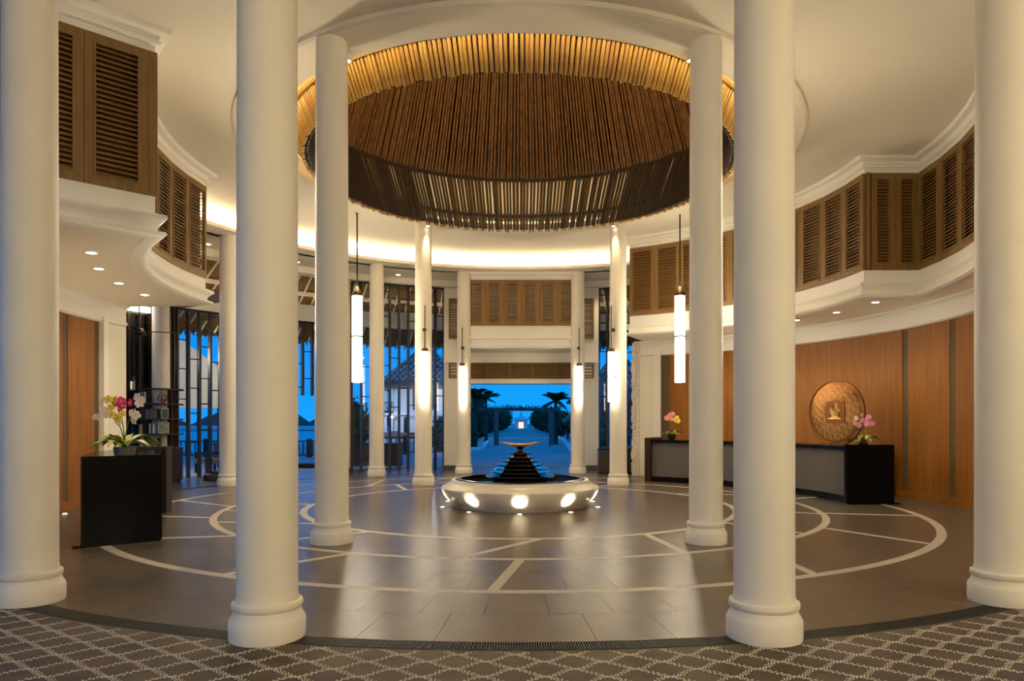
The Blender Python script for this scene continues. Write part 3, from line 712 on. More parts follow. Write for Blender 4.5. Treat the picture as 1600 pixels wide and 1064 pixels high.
# ================================================================== ORCHIDS
def flower_mesh(mt):
    m = MB(); 
    for k in range(5):
        a = 2 * math.pi * k / 5 + math.pi / 2; wd = .55 if k in (1, 4) else .38
        c, s = math.cos(a), math.sin(a)
        def q(u, v, d): return (u * c - v * s, d, u * s + v * c)
        m.add([q(.05, 0, 0), q(.45, -wd, -.12), q(.8, -wd * .7, -.05), q(1.0, 0, .05), q(.8, wd * .7, -.05), q(.45, wd, -.12), q(.5, 0, -.02)], [(0, 1, 6), (1, 2, 6), (2, 3, 6), (3, 4, 6), (4, 5, 6), (5, 0, 6)])
    m.cur = 1
    m.tube([(0, 0, .05), (0, -.25, -.05), (0, -.32, -.22)], [.10, .16, .05], 6)
    return m.mesh('flower', [mt, 'petal_yellow' if mt != 'petal_yellow' else 'petal_magenta'], fix=False)
FL = {}
def orchid(label, loc, stems, leaves, pot, fs=.05, leafl=.28, seed=1):
    rnd = random.Random(seed); t = thing('potted_orchid', label, 'orchid', loc)
    pr, ph, pm = pot
    build('pot', MB().lathe([(0, 0), (pr * .7, 0), (pr * .95, ph * .4), (pr, ph), (pr * .88, ph), (pr * .8, ph * .7), (0, ph * .7)], 20), pm, t, smooth=True)
    for k in range(leaves):
        a = 2 * math.pi * k / leaves + rnd.uniform(-.3, .3); L = leafl * rnd.uniform(.7, 1.15); m = MB(); vs = []; fs_ = []; n = 6; up = rnd.uniform(.5, 1.5)
        for i in range(n + 1):
            u = i / n; wd = .13 * L * 1.35 * math.sin(math.pi * min(.97, u * .85 + .12)); r = L * u; z = ph * .9 + L * (up * u - .95 * up * u * u)
            for v, dz in ((-wd, .018 * L / .28), (0, 0), (wd, .018 * L / .28)):
                vs.append((r * math.cos(a) - v * math.sin(a), r * math.sin(a) + v * math.cos(a), z + dz))
        for i in range(n):
            for j in range(2): fs_.append((i * 3 + j, i * 3 + j + 1, i * 3 + 4 + j, i * 3 + 3 + j))
        m.add(vs, fs_); build('leaf', m, 'leaf_pale' if k % 4 == 1 else 'leaf', t, smooth=True)
    for (ex, ey, ez, top, cols) in stems:   # stem end offset, with flowers along the drooping tip
        pts = []
        for i in range(9):
            u = i / 8; pts.append((ex * u * u, ey * u * u, ph * .8 + top * (1.25 * u - .25 * u * u) - max(0, u - .8) * ez))
        st_ = build('flower_stem', MB().tube(pts, .006, 5), 'stem', t)
        for i, (cx, cz_, mt, sc) in enumerate(cols):
            if mt not in FL: FL[mt] = flower_mesh(mt)
            o = link('flower', FL[mt], t, (pts[-1][0] + cx, pts[-1][1] - .03 + rnd.uniform(-.05, .05), pts[-1][2] + cz_))
            o.rotation_euler = (rnd.uniform(-.3, .3), rnd.uniform(-.5, .5), rnd.uniform(-.55, .55)); o.scale = (fs * sc,) * 3
    return t
W_, Y_, MG, PK, CO = 'petal_white', 'petal_yellow', 'petal_magenta', 'petal_pink', 'petal_coral'
lx, ly, _ = pol(6.35, -52.5)
orchid('large potted orchid with yellow, magenta and white blooms on the left desk', (lx, ly, 1.055),
       [(-.22, -.05, .05, .52, [(-.06, .09, W_, .9), (.05, .12, Y_, 1.1), (-.07, -.10, W_, .9), (.03, -.02, W_, 1.1), (.06, -.07, W_, 1), (.12, .02, Y_, .9), (.14, -.10, W_, 1.0), (-.13, -.10, W_, .8)]),
        (-.06, -.05, .05, .56, [(-.02, .03, MG, 1.0), (.06, .06, MG, 1.2), (.10, .0, MG, 1.2), (.03, -.03, MG, 1), (.15, .04, MG, 1.1), (.01, .08, Y_, .9), (-.04, -.11, Y_, 1.0), (.04, -.15, Y_, 1.1), (.0, -.20, W_, 1.0), (.10, -.10, Y_, .9)]),
        (.16, -.04, .05, .54, [(.02, .13, W_, 1.15), (.08, .05, W_, 1.1), (.04, -.10, W_, 1.2), (-.04, -.07, W_, 1.1), (-.02, -.16, W_, 1.2), (.11, .10, W_, .9)])],
       18, (.13, .13, 'pot_stone'), .056, .42, 4)
gx2, gy2, _ = pol(6.45, 93.2)
orchid('pink potted orchid at the near end of the right desk beside the copper disc', (gx2, gy2, 1.055),
       [(-.02, -.03, .05, .40, [(-.16, .02, PK, .85), (-.12, .08, W_, .8), (-.08, -.05, PK, 1.15), (.0, .04, PK, .9), (.04, -.03, PK, .95), (.10, .10, PK, .9), (.14, -.02, PK, 1.05), (-.04, .14, W_, .6), (-.18, -.02, PK, .8), (.08, .06, PK, .8)])],
       9, (.09, .07, 'pot_dark'), .064, .32, 5)
fx, fy, _ = pol(6.3, 142.6)
orchid('coral and yellow potted orchid on the far part of the right desk', (fx, fy, 1.055),
       [(-.04, -.03, .05, .42, [(-.10, .03, CO, 1.1), (-.02, .12, CO, 1.1), (.06, .14, PK, 1.0), (.0, .02, CO, 1.2), (-.06, .07, CO, 1.0), (.16, .03, Y_, 1.2), (.18, -.04, Y_, 1.1), (.13, -.02, Y_, 1.1), (.05, .01, CO, 1.0)])],
       10, (.11, .14, 'pot_dark'), .066, .30, 6)

# ================================================================== BOOKCASE ROUND A COLUMN
bx, by = -9.03, 4.80
column(math.hypot(bx, by), math.degrees(math.atan2(bx, -by)), 5.95, 'white column rising out of the round bookcase at the left')
bc = thing('round_bookcase', 'dark round bookcase with open shelves wrapped around a column', 'bookcase', (bx, by, 0))
for z in (.86, 1.21, 1.58, 1.95, 2.32): build('shelf', MB().lathe([(.262, z - .018), (.52, z - .018), (.525, z), (.52, z + .018), (.262, z + .018)], 36, closed=True), 'shelf_wood', bc)
build('base_cabinet', MB().lathe([(.262, 0), (.46, 0), (.46, .06), (.50, .06), (.50, .842), (.262, .842)], 36, closed=True), 'dark_wood', bc)
for a in (-150, -118, -62, -28, 0, 60, 120, 180):
    for z0 in (.878, 1.228, 1.598, 1.968):
        build('divider', MB().box((0, 0, .166), (.18, .018, .333 if z0 > .9 else .316), 0), 'shelf_wood', bc, (.35 * math.cos(R(a)), .35 * math.sin(R(a)), z0), R(a))
def shelf_item(name, label, cat, mb, mt, a, r, z, group=None):
    o = build(name, mb, mt, None, (bx + r * math.cos(R(a)), by + r * math.sin(R(a)), z), R(a + 90)); tag(o, label, cat, group); return o
def basket(a, z, label):
    t = thing('woven_basket', label, 'basket', (bx + .40 * math.cos(R(a)), by + .40 * math.sin(R(a)), z), R(a + 90), 'baskets on the round bookcase')
    build('body', MB().span((-.15, -.06, 0), (.15, .06, .22)), 'basket', t)
    for k in range(4): build('rib', MB().span((-.152 + k * .098, -.064, 0), (-.142 + k * .098, .064, .225)), 'shelf_wood', t)
    build('rim', MB().span((-.155, -.066, .215), (.155, .066, .235)), 'shelf_wood', t)
basket(-90, 1.60, 'brown woven basket on the second shelf of the round bookcase'); basket(-90, .88, 'brown woven basket on the lowest shelf of the round bookcase')
fmb = lambda w_, h_: MB().span((-w_ / 2, -.012, 0), (w_ / 2, .012, h_))
def framed(name, label, a, z, w_, h_, mt, cat='picture', r=.46):
    t = thing(name, label, cat, (bx + r * math.cos(R(a)), by + r * math.sin(R(a)), z), R(a + 90))
    build('backing', fmb(w_, h_), 'paper', t); build('print', MB().span((-w_ / 2 + .01, -.016, .01), (w_ / 2 - .01, -.012, h_ - .01)), mt, t)
framed('art_print', 'purple art print leaning on the top shelf of the bookcase', -125, 1.97, .30, .27, 'print_purple')
framed('leaf_print', 'pale leafy print leaning on the third shelf at the right', -55, 1.23, .24, .27, 'print_leaf')
framed('yellow_sign', 'yellow and red cover standing on the third shelf at the left', -140, 1.23, .26, .22, 'book_yellow')
framed('dark_photo', 'small dark picture on the second shelf at the right', -52, 1.60, .16, .24, 'book_teal')
for k, (mt, lb) in enumerate((('book_cream', 'cream book upright on the third shelf'), ('book_teal', 'teal book upright on the third shelf'), ('paper', 'white book upright on the third shelf'))):
    a = -92 + k * 5; shelf_item('book', lb, 'book', MB().span((-.014, -.08, 0), (.014, .08, .24 - k * .01)), mt, a, .42, 1.60 - .37)
shelf_item('book', 'tall pale book on the lowest shelf at the left', 'book', MB().span((-.02, -.08, 0), (.02, .08, .25)), 'book_cream', -128, .42, .88)
t = thing('sculpture', 'small dark ring sculpture on the top shelf at the right', 'sculpture', (bx + .44 * math.cos(R(-58)), by + .44 * math.sin(R(-58)), 1.97), R(32))
build('foot', MB().span((-.06, -.04, 0), (.06, .04, .03)), 'bronze', t)
mb = MB(); ring_xz(mb, 0, .14, .10, .016, 18, 0); ring_xz(mb, .03, .13, .05, .014, 14, .0); build('rings', mb, 'bronze', t, smooth=True)
# round stone plinth beside it
tag(build('round_plinth', MB().lathe([(0, 0), (.34, 0), (.36, .02), (.36, .14), (.33, .17), (.20, .18), (.20, .24), (0, .24)], 32), 'shelf_wood', None, (-7.9, 5.5, 0), smooth=True), 'low round dark plinth on the floor behind the left desk', 'plinth')
# ceiling fan
fan = thing('ceiling_fan', 'dark ceiling fan hanging before the screens behind the round bookcase', 'fan', (-8.92, 3.6, 3.60))
build('motor', MB().lathe([(0, -.06), (.08, -.05), (.14, .0), (.14, .06), (.06, .1), (0, .1)], 20), 'bronze', fan, smooth=True)
build('rod', MB().lathe([(0, .08), (.015, .08), (.015, 2.35), (0, 2.35)], 8), 'black_metal', fan)
for k in range(4): build('blade', MB().box((.48, 0, .03), (.70, .12, .012)), 'dark_wood', fan, rz=R(20 + k * 90))
# ================================================================== DOOR PORTAL
pw = MB()
for s in (-1, 1): pw.span((s * 1.80, 9.45, 0), (s * 2.45, 10.05, 5.96))
pw.span((-1.8, 9.45, 2.73), (1.8, 10.05, 2.88)); pw.span((-1.8, 9.55, 3.39), (1.8, 10.05, 5.96))
pw.span((-2.45, 9.36, 3.39), (2.45, 9.55, 3.45)); pw.span((-2.05, 9.40, 3.45), (2.05, 9.55, 3.71))
wp = struct('wall_portal', pw, 'plaster', 'white plaster portal framing the open doorway')
for s in (-1, 1):
    build('pier_plinth', MB().span((s * 1.79, 9.43, 0), (s * 2.47, 10.06, .14)), 'floor_tile', wp)
bxm = MB().span((-1.62, 8.02, 3.71), (1.62, 9.5, 4.37)); bxm.span((-1.62, 8.02, 5.72), (1.62, 9.5, 5.95)); bxm.span((-1.55, 8.12, 4.3), (1.55, 9.5, 5.8))
bxm.span((-1.72, 7.93, 4.02), (1.72, 8.1, 4.07)); bxm.span((-1.74, 7.90, 3.97), (1.74, 8.1, 4.02)); bxm.span((-1.70, 7.95, 3.80), (1.70, 8.1, 3.86)); bxm.span((-1.73, 7.91, 3.74), (1.73, 8.1, 3.80))
bxm.span((-1.72, 7.92, 5.86), (1.72, 8.1, 5.95))
struct('trim_5', bxm, 'trim_white', 'white moulded box above the doorway')
bk = thing('shutter_bank', 'row of six brown louvred shutters above the doorway', 'shutters', (0, 8.0, 4.37))
for k in range(6):
    x0 = -1.6 + k * 3.2 / 6; shutter(bk, (x0, 8.0), (x0 + 3.2 / 6, 8.0), 4.37, 5.72, (0, 0), .125, .058)
gr = thing('louvre_grille', 'long dark horizontal louvre grille over the door opening', 'grille', (0, 9.5, 2.88))
for k in range(5):
    x0 = -1.8 + k * .72; shutter(gr, (x0, 9.5), (x0 + .72, 9.5), 2.885, 3.385, (0, 0), .035, .082, rail=.03)
build('back_board', MB().span((-1.79, .06, 0), (1.79, .09, .50)), 'veneer_dark', gr)
for s, sn in ((-1, 'left'), (1, 'right')):
    bk = thing('side_shutter', 'narrow brown shutter beside the %s door column, upper part' % sn, 'shutters', (s * 2.12, 9.43, 4.15))
    shutter(bk, (s * 1.92, 9.42), (s * 2.30, 9.42), 4.15, 5.42, (s * 2.1, 0), .06, .07)
    bk = thing('side_shutter', 'short brown louvre beside the %s door column, lower part' % sn, 'shutters', (s * 2.12, 9.43, 2.9))
    shutter(bk, (s * 1.92, 9.42), (s * 2.30, 9.42), 2.9, 3.38, (s * 2.1, 0), .05, .08, rail=.04)
dk = thing('dark_cabinet', 'low black cabinet by the glass wall right of the doorway', 'cabinet', (2.75, 7.75, 0))
build('body', MB().span((-.5, -.2, .05), (.5, .2, .70)), 'dark_wood', dk); build('top', MB().span((-.52, -.22, .70), (.52, .22, .73)), 'black_granite', dk)
build('plinth', MB().span((-.48, -.18, 0), (.48, .18, .05)), 'black_metal', dk)
for k in range(2): build('door', MB().span((-.48 + k * .49, -.215, .08), (-.01 + k * .49, -.20, .68)), 'dark_wood', dk)

# ================================================================== GLASS WALLS
gm = bpy.data.materials.new('pane_glass'); gm.use_nodes = True; n_ = gm.node_tree; n_.nodes.clear()
a_ = n_.nodes.new('ShaderNodeOutputMaterial'); mx = n_.nodes.new('ShaderNodeMixShader'); tr = n_.nodes.new('ShaderNodeBsdfTransparent'); gl = n_.nodes.new('ShaderNodeBsdfGlossy')
gl.inputs['Roughness'].default_value = .02; tr.inputs[0].default_value = (.93, .96, .98, 1); mx.inputs[0].default_value = .02
n_.links.new(tr.outputs[0], mx.inputs[1]); n_.links.new(gl.outputs[0], mx.inputs[2]); n_.links.new(mx.outputs[0], a_.inputs[0]); M['pane_glass'] = gm
def glass_wall(name, p, q, z0, z1, bays, label, cross=5, seed=1, dark=()):
    rnd = random.Random(seed); p, q = Vector((*p, 0)), Vector((*q, 0)); d = (q - p); L = d.length; u = d.normalized(); ang = math.atan2(d.y, d.x)
    root = struct(name, MB().bar((p.x, p.y, z1 - .03), (q.x, q.y, z1 - .03), .12, .06), 'black_metal', label)
    mm = MB().span((-.028, -.07, z0), (.028, .07, z1 - .06)).mesh('mullion', 'dark_wood')
    bw = L / bays; pm2 = MB().span((-bw / 2 + .03, -.005, z0), (bw / 2 - .03, .005, z1 - .06)).mesh('pane', 'pane_glass')
    tm2 = MB().span((-bw / 2 + .028, -.03, -.014), (bw / 2 - .028, .03, .014)).mesh('transom', 'black_metal')
    for k in range(bays + 1): c = p + u * bw * k; link('mullion', mm, root, (c.x, c.y, 0), ang)
    for k in range(bays):
        c = p + u * bw * (k + .5); link('pane', pm2, root, (c.x, c.y, 0), ang)
        zs = z0 + (z1 - z0) * ((.13 if k % 2 else .21) + rnd.uniform(-.03, .03)); step = (z1 - z0) / cross
        while zs < z1 - .2:
            link('transom', tm2, root, (c.x, c.y, zs), ang); zs += step * rnd.uniform(.85, 1.15)
        if k in dark:
            build('solid_panel', MB().span((-bw / 2 + .03, -.02, z0), (bw / 2 - .03, .02, z0 + 1.0)), 'dark_wood', root, (c.x, c.y, 0), ang)
    return root
glass_wall('window_1', (-5.12, 8.38), (-2.46, 9.55), 0, 5.78, 10, 'tall dark framed glass wall left of the doorway', 7, 1)
glass_wall('window_2', (2.46, 9.55), (5.12, 8.38), 0, 5.78, 10, 'tall dark framed glass wall right of the doorway', 7, 2)
pr = MB().span((-.16, -.2, .12), (.16, .2, 5.95))
for s in (-1, 1):
    o = build('pilaster', MB().span((-.16, -.2, .12), (.16, .2, 5.95)), 'plaster', None, (s * 5.30, 8.30, 0)); o['kind'] = 'structure'; o.name = 'wall_pilaster'
    build('plinth', MB().span((-.17, -.21, 0), (.17, .21, .12)), 'floor_tile', o)
# ring beam and glass on the left terrace side
struct('trim_6', MB().arc([(10.9, 4.58), (11.15, 4.58), (11.15, 5.10), (10.9, 5.10)], -262, -98, 2), 'plaster', 'white curved beam under the thatched roof')
A = lambda b, r=11.02: pol(r, b)[:2]
glass_wall('window_3', A(-129.6), A(-123.1), 0, 4.58, 4, 'tall glass doors with thin dark frames left of the white column', 6, 3)
glass_wall('window_4', A(-150), A(-129.6), 2.32, 4.58, 13, 'hanging transom windows over the terrace opening', 3, 4)
glass_wall('window_5', A(-119.1), A(-108), 0, 4.30, 7, 'dark glass screens behind the round bookcase', 6, 5)
for k in range(7):     # folded door leaves, each a thing seen edge-on
    b = -119.4 - k * .52
    t = thing('folding_door_leaf', 'dark wooden folding door leaf stacked edge-on, %s from the bookcase side' % ('first', 'second', 'third', 'fourth', 'fifth', 'sixth', 'seventh')[k], 'door', pol(11.0, b, 0), R(b), 'stack of folded door leaves')
    build('stile', MB().span((-.022, -.22, 0), (.022, -.15, 4.55)), 'dark_wood', t); build('stile', MB().span((-.022, .15, 0), (.022, .22, 4.55)), 'dark_wood', t)
    build('rail', MB().span((-.022, -.15, 0), (.022, .15, .2)), 'dark_wood', t); build('rail', MB().span((-.022, -.15, 4.4), (.022, .15, 4.55)), 'dark_wood', t)
    build('panel', MB().span((-.008, -.15, .2), (.008, .15, 4.4)), 'dark_wood', t)
for k, b in enumerate((-110, -112.2, -114.0, -115.6, -116.8, -117.9, -119.0)):
    t = tag(build('screen_fin', MB().span((-.03, -.16, 0), (.03, .16, 4.28)), 'dark_wood', None, pol(11.3, b, 0), R(b)), 'tall dark wooden fin behind the round bookcase, %s from the left' % ('first', 'second', 'third', 'fourth', 'fifth', 'sixth', 'seventh', 'eighth', 'ninth')[k], 'fin', 'row of dark screen fins')
for k in range(5):
    q0, q1 = -109.5 - k * 2.9, -112.2 - k * 2.9
    t = thing('roller_blind', 'beige roller blind behind the dark screens, %s from the left' % ('first', 'second', 'third', 'fourth', 'fifth')[k], 'blind', pol(12.1, (q0 + q1) / 2, 1.4), 0, 'beige roller blinds')
    wpart('fabric', MB().arc([(12.1, 1.45), (12.115, 1.45), (12.115, 4.5), (12.1, 4.5)], q0, q1, 1), 'canvas', t); wpart('bottom_bar', MB().arc([(12.09, 1.40), (12.13, 1.40), (12.13, 1.45), (12.09, 1.45)], q0, q1, 1), 'black_metal', t)
    wpart('roller', MB().arc([(12.08, 4.5), (12.16, 4.5), (12.16, 4.58), (12.08, 4.58)], q0, q1, 1), 'black_metal', t)
struct('ceiling_pavilion', MB().arc([(8.3, 4.58), (12.3, 4.58), (12.3, 4.66), (8.3, 4.66)], -124, -98, 3), 'veneer_dark', 'low brown ceiling over the round bookcase')
tag(build('screen_strip_light', MB().arc([(10.80, 4.30), (10.86, 4.30), (10.86, 4.44), (10.80, 4.44)], -118.6, -108, 2), 'spot_glow'), 'short bright strip light above the dark screens at the left', 'light')

# ================================================================== THATCHED VERANDAH ROOF
th = MB().arc([(9.6, 6.6), (13.4, 4.30), (13.45, 4.55), (9.6, 7.0)], -262, -98, 2)
rf = struct('roof_thatch', th, 'thatch', 'thatched verandah roof seen from below')
rm = MB().bar((0, -9.65, 6.50), (0, -13.3, 4.30), .036, .05).mesh('rafter', 'rafter_cream')
b = -261.0
while b < -99: link('rafter', rm, rf, (0, 0, 0), R(b)); b += 1.9
for r, z in ((11.28, 5.44),): build('purlin', MB().arc([(r - .05, z), (r + .05, z), (r + .05, z + .12), (r - .05, z + .12)], -262, -98, 2), 'rafter_cream', rf)
mb = MB(); rnd = random.Random(5)
for k in range(900):
    b = -262 + 164 * k / 900; x, y, _ = pol(13.38 + rnd.uniform(-.08, .08), b); h = rnd.uniform(.06, .22)
    mb.box((x, y, 4.36 - h / 2), (.045, .03, h), R(b))
o = build('eave_fringe', mb, 'thatch_grey', rf); o['kind'] = 'stuff'

# strip and downlights added to light the thatch and the ring beam
tag(build('beam_fill_strip', MB().arc([(11.09, 5.101), (11.13, 5.101), (11.13, 5.11), (11.09, 5.11)], -262, -98, 3), 'beam_fill_glow'), 'thin warm strip added on top of the white curved beam to light the thatch', 'light')
for k, b in enumerate((-104, -121, -137, -156, 162)):
    downlight(9.1, b, 5.95, 'added fill downlight in the rear soffit, %s from the left' % ('first', 'second', 'third', 'fourth', 'fifth')[k], 70, 'added rear soffit downlights', 130)

# ================================================================== OUTSIDE
gd = MB().span((-400, -60, -.40), (400, 700, -.06))
struct('ground', gd, 'paving', 'pale terrace and ground outside')
rd = MB().span((-4.2, 11.3, -.2), (4.2, 330, -.02))
struct('road', rd, 'road', 'straight paved drive leading away from the doorway')
struct('sea', MB().span((-400, 24, -.2), (-15.5, 690, -.035)), 'sea', 'calm blue sea beyond the terrace railing')
def leafball(mb, c, rad, n, rnd, ls, squash=(1, 1, 1)):
    for _ in range(n):
        a, t = rnd.uniform(0, 2 * math.pi), math.acos(rnd.uniform(-1, 1)); q = rnd.uniform(.75, 1.05)
        p = Vector((c[0] + rad[0] * q * math.sin(t) * math.cos(a), c[1] + rad[1] * q * math.sin(t) * math.sin(a), c[2] + rad[2] * q * math.cos(t)))
        u = Vector((rnd.gauss(0, 1), rnd.gauss(0, 1), rnd.gauss(0, .6))).normalized(); v = u.cross(Vector((rnd.gauss(0, 1), rnd.gauss(0, 1), rnd.gauss(0, 1)))).normalized()
        s = ls * rnd.uniform(.6, 1.3)
        mb.add([p - u * s, p + v * s * .45, p + u * s, p - v * s * .45], [(0, 1, 2, 3)])
def core(mb, c, rad):
    mb.lathe([(0.001, -1), (.6, -.8), (.95, -.3), (.95, .3), (.6, .8), (0.001, 1)], 12); k = len(mb.v) - 72
    for i in range(k, len(mb.v)): x, y, z = mb.v[i]; mb.v[i] = (c[0] + x * rad[0] * .85, c[1] + y * rad[1] * .85, c[2] + z * rad[2] * .85)
def bush(label, x, yc, rx, ry, h, mt='foliage', ls=.14, n=500, seed=1, cat='bush', name='hedge_bush', group=None):
    rnd = random.Random(seed); t = thing(name, label, cat, (x, yc - 12.86, -.03), 0, group)
    m = MB(); leafball(m, (0, 0, h * .52), (rx, ry, h * .5), n, rnd, ls); core(m, (0, 0, h * .52), (rx, ry, h * .52)); build('foliage', m, mt, t, fix=False)
    build('stem', MB().tube([(0, 0, 0), (0, 0, h * .5)], .06, 6), 'trunk', t)
    return t
bush('green hedge right of the drive nearest the doorway', 3.55, 36, .9, 2.2, 1.75, 'foliage', .13, 900, 1, group='plants along the drive')
bush('second hedge further up the right side of the drive', 4.1, 41, 1.2, 2.5, 2.2, 'foliage', .15, 900, 2, group='plants along the drive')
bush('pale spiky shrub left of the drive nearest the doorway', -3.45, 33, .8, 1.2, 1.75, 'foliage_pale', .20, 700, 3, group='plants along the drive')
bush('round dark green bush left of the drive behind the pale shrub', -3.3, 40, .8, 1.3, 1.5, 'foliage', .13, 700, 4, group='plants along the drive')
rnd = random.Random(11)
side_txt = {-1: 'left', 1: 'right'}
ordn = ['first', 'second', 'third', 'fourth', 'fifth', 'sixth', 'seventh']
bush('dark leafy tree left of the drive behind the palms', -4.0, 62, 1.1, 1.8, 3.4, 'foliage', .25, 600, 15, 'tree', 'roadside_tree', 'trees along the drive')
for s in (-1, 1):
    for k, yc in enumerate((80, 92, 104, 117, 130, 144, 160)):
        bush('dark leafy tree on the %s side of the drive, %s from the doorway' % (side_txt[s], ordn[k]), s * (4.6 if k < 3 else 4.1) - .4, yc, 1.7 if k < 3 else 2.1, 2.6, 2.8 + k * .3, 'foliage', .3, 520, 20 + k + (s > 0) * 9, 'tree', 'roadside_tree', 'trees along the drive')
for k, x in enumerate((-19, -10.5, 12, 21, 30)):
    bush('dark treetop on the skyline, %s of five from the left' % ordn[k], x, 112, 4.1, 3, 4.2, 'foliage', .4, 420, 50 + k, 'tree', 'skyline_tree', 'trees on the skyline')
bush('leafy dark tree behind the left glass wall', -6.4, 26.5, .75, .6, 2.5, 'foliage', .13, 420, 77, 'tree', 'terrace_tree')
tag(build('planter_box', MB().box((0, 0, .38), (2.0, .5, .76)).box((0, 0, .79), (2.1, .6, .06)), 'dark_wood', None, (-5.35, 12.6, -.06)), 'dark wooden planter box outside the left glass wall', 'planter')
def palm(label, x, yc, h, seed, L=1.5):
    rnd = random.Random(seed); t = thing('palm_tree', label, 'palm', (x, yc - 12.86, -.05), 0, 'palms by the drive')
    build('trunk', MB().tube([(0, 0, 0), (.06, 0, h * .5), (0, 0, h)], [.16, .11, .09], 8), 'trunk', t)
    for k in range(22):
        a = 2 * math.pi * k / 22 + rnd.uniform(-.2, .2); up = rnd.uniform(.1, 1.5); m = MB(); prev = None
        pts = []
        for i in range(11):
            u = i / 10; r = L * u * math.cos(up * .8) ; z = h + L * (math.sin(up) * u - (.55 + .3 * rnd.random() * 0) * u * u)
            pts.append(Vector((r * math.cos(a), r * math.sin(a), z)))
        m.tube(pts, .018, 4)
        sd = Vector((-math.sin(a), math.cos(a), 0))
        for i in range(1, 11):
            for f in (.0, .5):
                p = pts[i - 1].lerp(pts[i], f); ll = L * .30 * math.sin(math.pi * (.12 + .85 * (i - 1 + f) / 10)); dr_ = (pts[i] - pts[i - 1]).normalized()
                for s in (-1, 1):
                    e = p + (sd * s * .8 + dr_ * .6 + Vector((0, 0, -.35))).normalized() * ll
                    m.add([p - dr_ * .05, e, p + dr_ * .08], [(0, 1, 2)])
        build('frond', m, 'foliage', t, fix=False)
palm('palm tree left of the drive seen through the doorway', -2.95, 44, 3.0, 1); palm('palm tree right of the drive seen through the doorway', 2.35, 49.5, 3.0, 2)
palm('second palm further left, partly behind the thatched roof', -2.9, 56, 3.4, 3)
# kerbs
tag(build('kerb', MB().sweep([(2.45, 19.5), (2.75, 27), (3.4, 45), (3.5, 62)], [(-.12, -.04), (.12, -.04), (.12, .16), (-.12, .16)]), 'kerb'), 'white kerb along the right side of the drive', 'kerb')
tag(build('kerb', MB().sweep([(-4.4, 18.2), (-3.1, 18.4), (-2.55, 19.6), (-2.75, 22), (-3.0, 23.5)], [(-.12, -.04), (.12, -.04), (.12, .16), (-.12, .16)]), 'kerb'), 'white curved kerb around the near planting left of the drive', 'kerb')
tag(build('kerb', MB().sweep([(-3.6, 25.5), (-2.45, 25.8), (-2.2, 27), (-2.6, 40)], [(-.12, -.04), (.12, -.04), (.12, .14), (-.12, .14)]), 'kerb'), 'white kerb further up the left side of the drive', 'kerb')
pg = thing('pergola', 'dark pergola beam on posts spanning the drive', 'pergola', (0, 34.1, -.03))
for x in (-1.72, 1.95): build('post', MB().span((x - .16, -.16, 0), (x + .16, .16, 2.32)), 'ext_grey', pg)
build('beam', MB().span((-2.9, -.15, 2.30), (2.5, .15, 2.52)), 'ext_grey', pg)
mb = MB(); rnd = random.Random(8)
for _ in range(700):
    p = Vector((rnd.uniform(-3, 2.6), rnd.uniform(-.3, .3), rnd.uniform(2.35, 2.66))); mb.add([p, p + Vector((rnd.uniform(-.12, .12), 0, rnd.uniform(-.12, .1))), p + Vector((rnd.uniform(-.1, .1), .05, rnd.uniform(-.14, .1)))], [(0, 1, 2)])
o = build('creeper', mb, 'foliage', pg, fix=False); o['kind'] = 'stuff'
def hut(label, x, yc, half, eave, apex, wall=True, name='thatched_hut'):
    t = thing(name, label, 'hut', (x, yc - 12.86, -.05))
    m = MB(); e = half
    m.add([(-e, -e, eave), (e, -e, eave), (e, e, eave), (-e, e, eave), (0, 0, apex), (-e, -e, eave - .18), (e, -e, eave - .18), (e, e, eave - .18), (-e, e, eave - .18)],
          [(0, 1, 4), (1, 2, 4), (2, 3, 4), (3, 0, 4), (0, 5, 6, 1), (1, 6, 7, 2), (2, 7, 8, 3), (3, 8, 5, 0), (8, 7, 6, 5)])
    build('thatched_roof', m, 'thatch_grey', t)
    if wall:
        w_ = half * .62; build('wall', MB().span((-w_, -w_, 0), (w_, w_, eave - .1)), 'ext_grey', t)
        for sx_ in (-1, 1):
            for sy_ in (-1, 1): build('post', MB().span((sx_ * half * .85 - .09, sy_ * half * .85 - .09, 0), (sx_ * half * .85 + .09, sy_ * half * .85 + .09, eave - .1)), 'trunk', t)
    build('finial', MB().lathe([(0, apex - .1), (.12, apex - .1), (.05, apex + .25), (0, apex + .3)], 8), 'ext_grey', t)
    return t
hut('thatched hut with a low roof right of the drive', 7.4, 64, 3.6, 1.75, 5.4)
hut('thatched hut with a taller roof behind the hedge right of the drive', 5.9, 50, 2.6, 3.1, 5.2)
gt = thing('gatehouse', 'tiny lit gatehouse at the far end of the drive', 'building', (-.4, 165, -.05))
build('wall', MB().span((-1.6, -1, 0), (1.6, 1, 2.2)), 'ext_white', gt); build('lit_door', MB().span((-.6, -1.06, .1), (.6, -1.0, 1.6)), 'lit_window', gt)
build('roof', MB().lathe([(0, 4.6), (.4, 3.2), (2.9, 2.3), (2.9, 2.15), (0, 2.15)], 4), 'ext_white', gt)
for k, (x, h) in enumerate(((-9.5, 5.2), (9.5, 4.6))): tag(build('far_building', MB().box((0, 0, h / 2), (13, 5, h)).box((0, -2.6, h * .75), (12, .3, .5)), 'ext_white', None, (x, 200, -.05)), 'pale building at the far end of the drive, %s of the gatehouse' % ('left', 'right')[k], 'building')

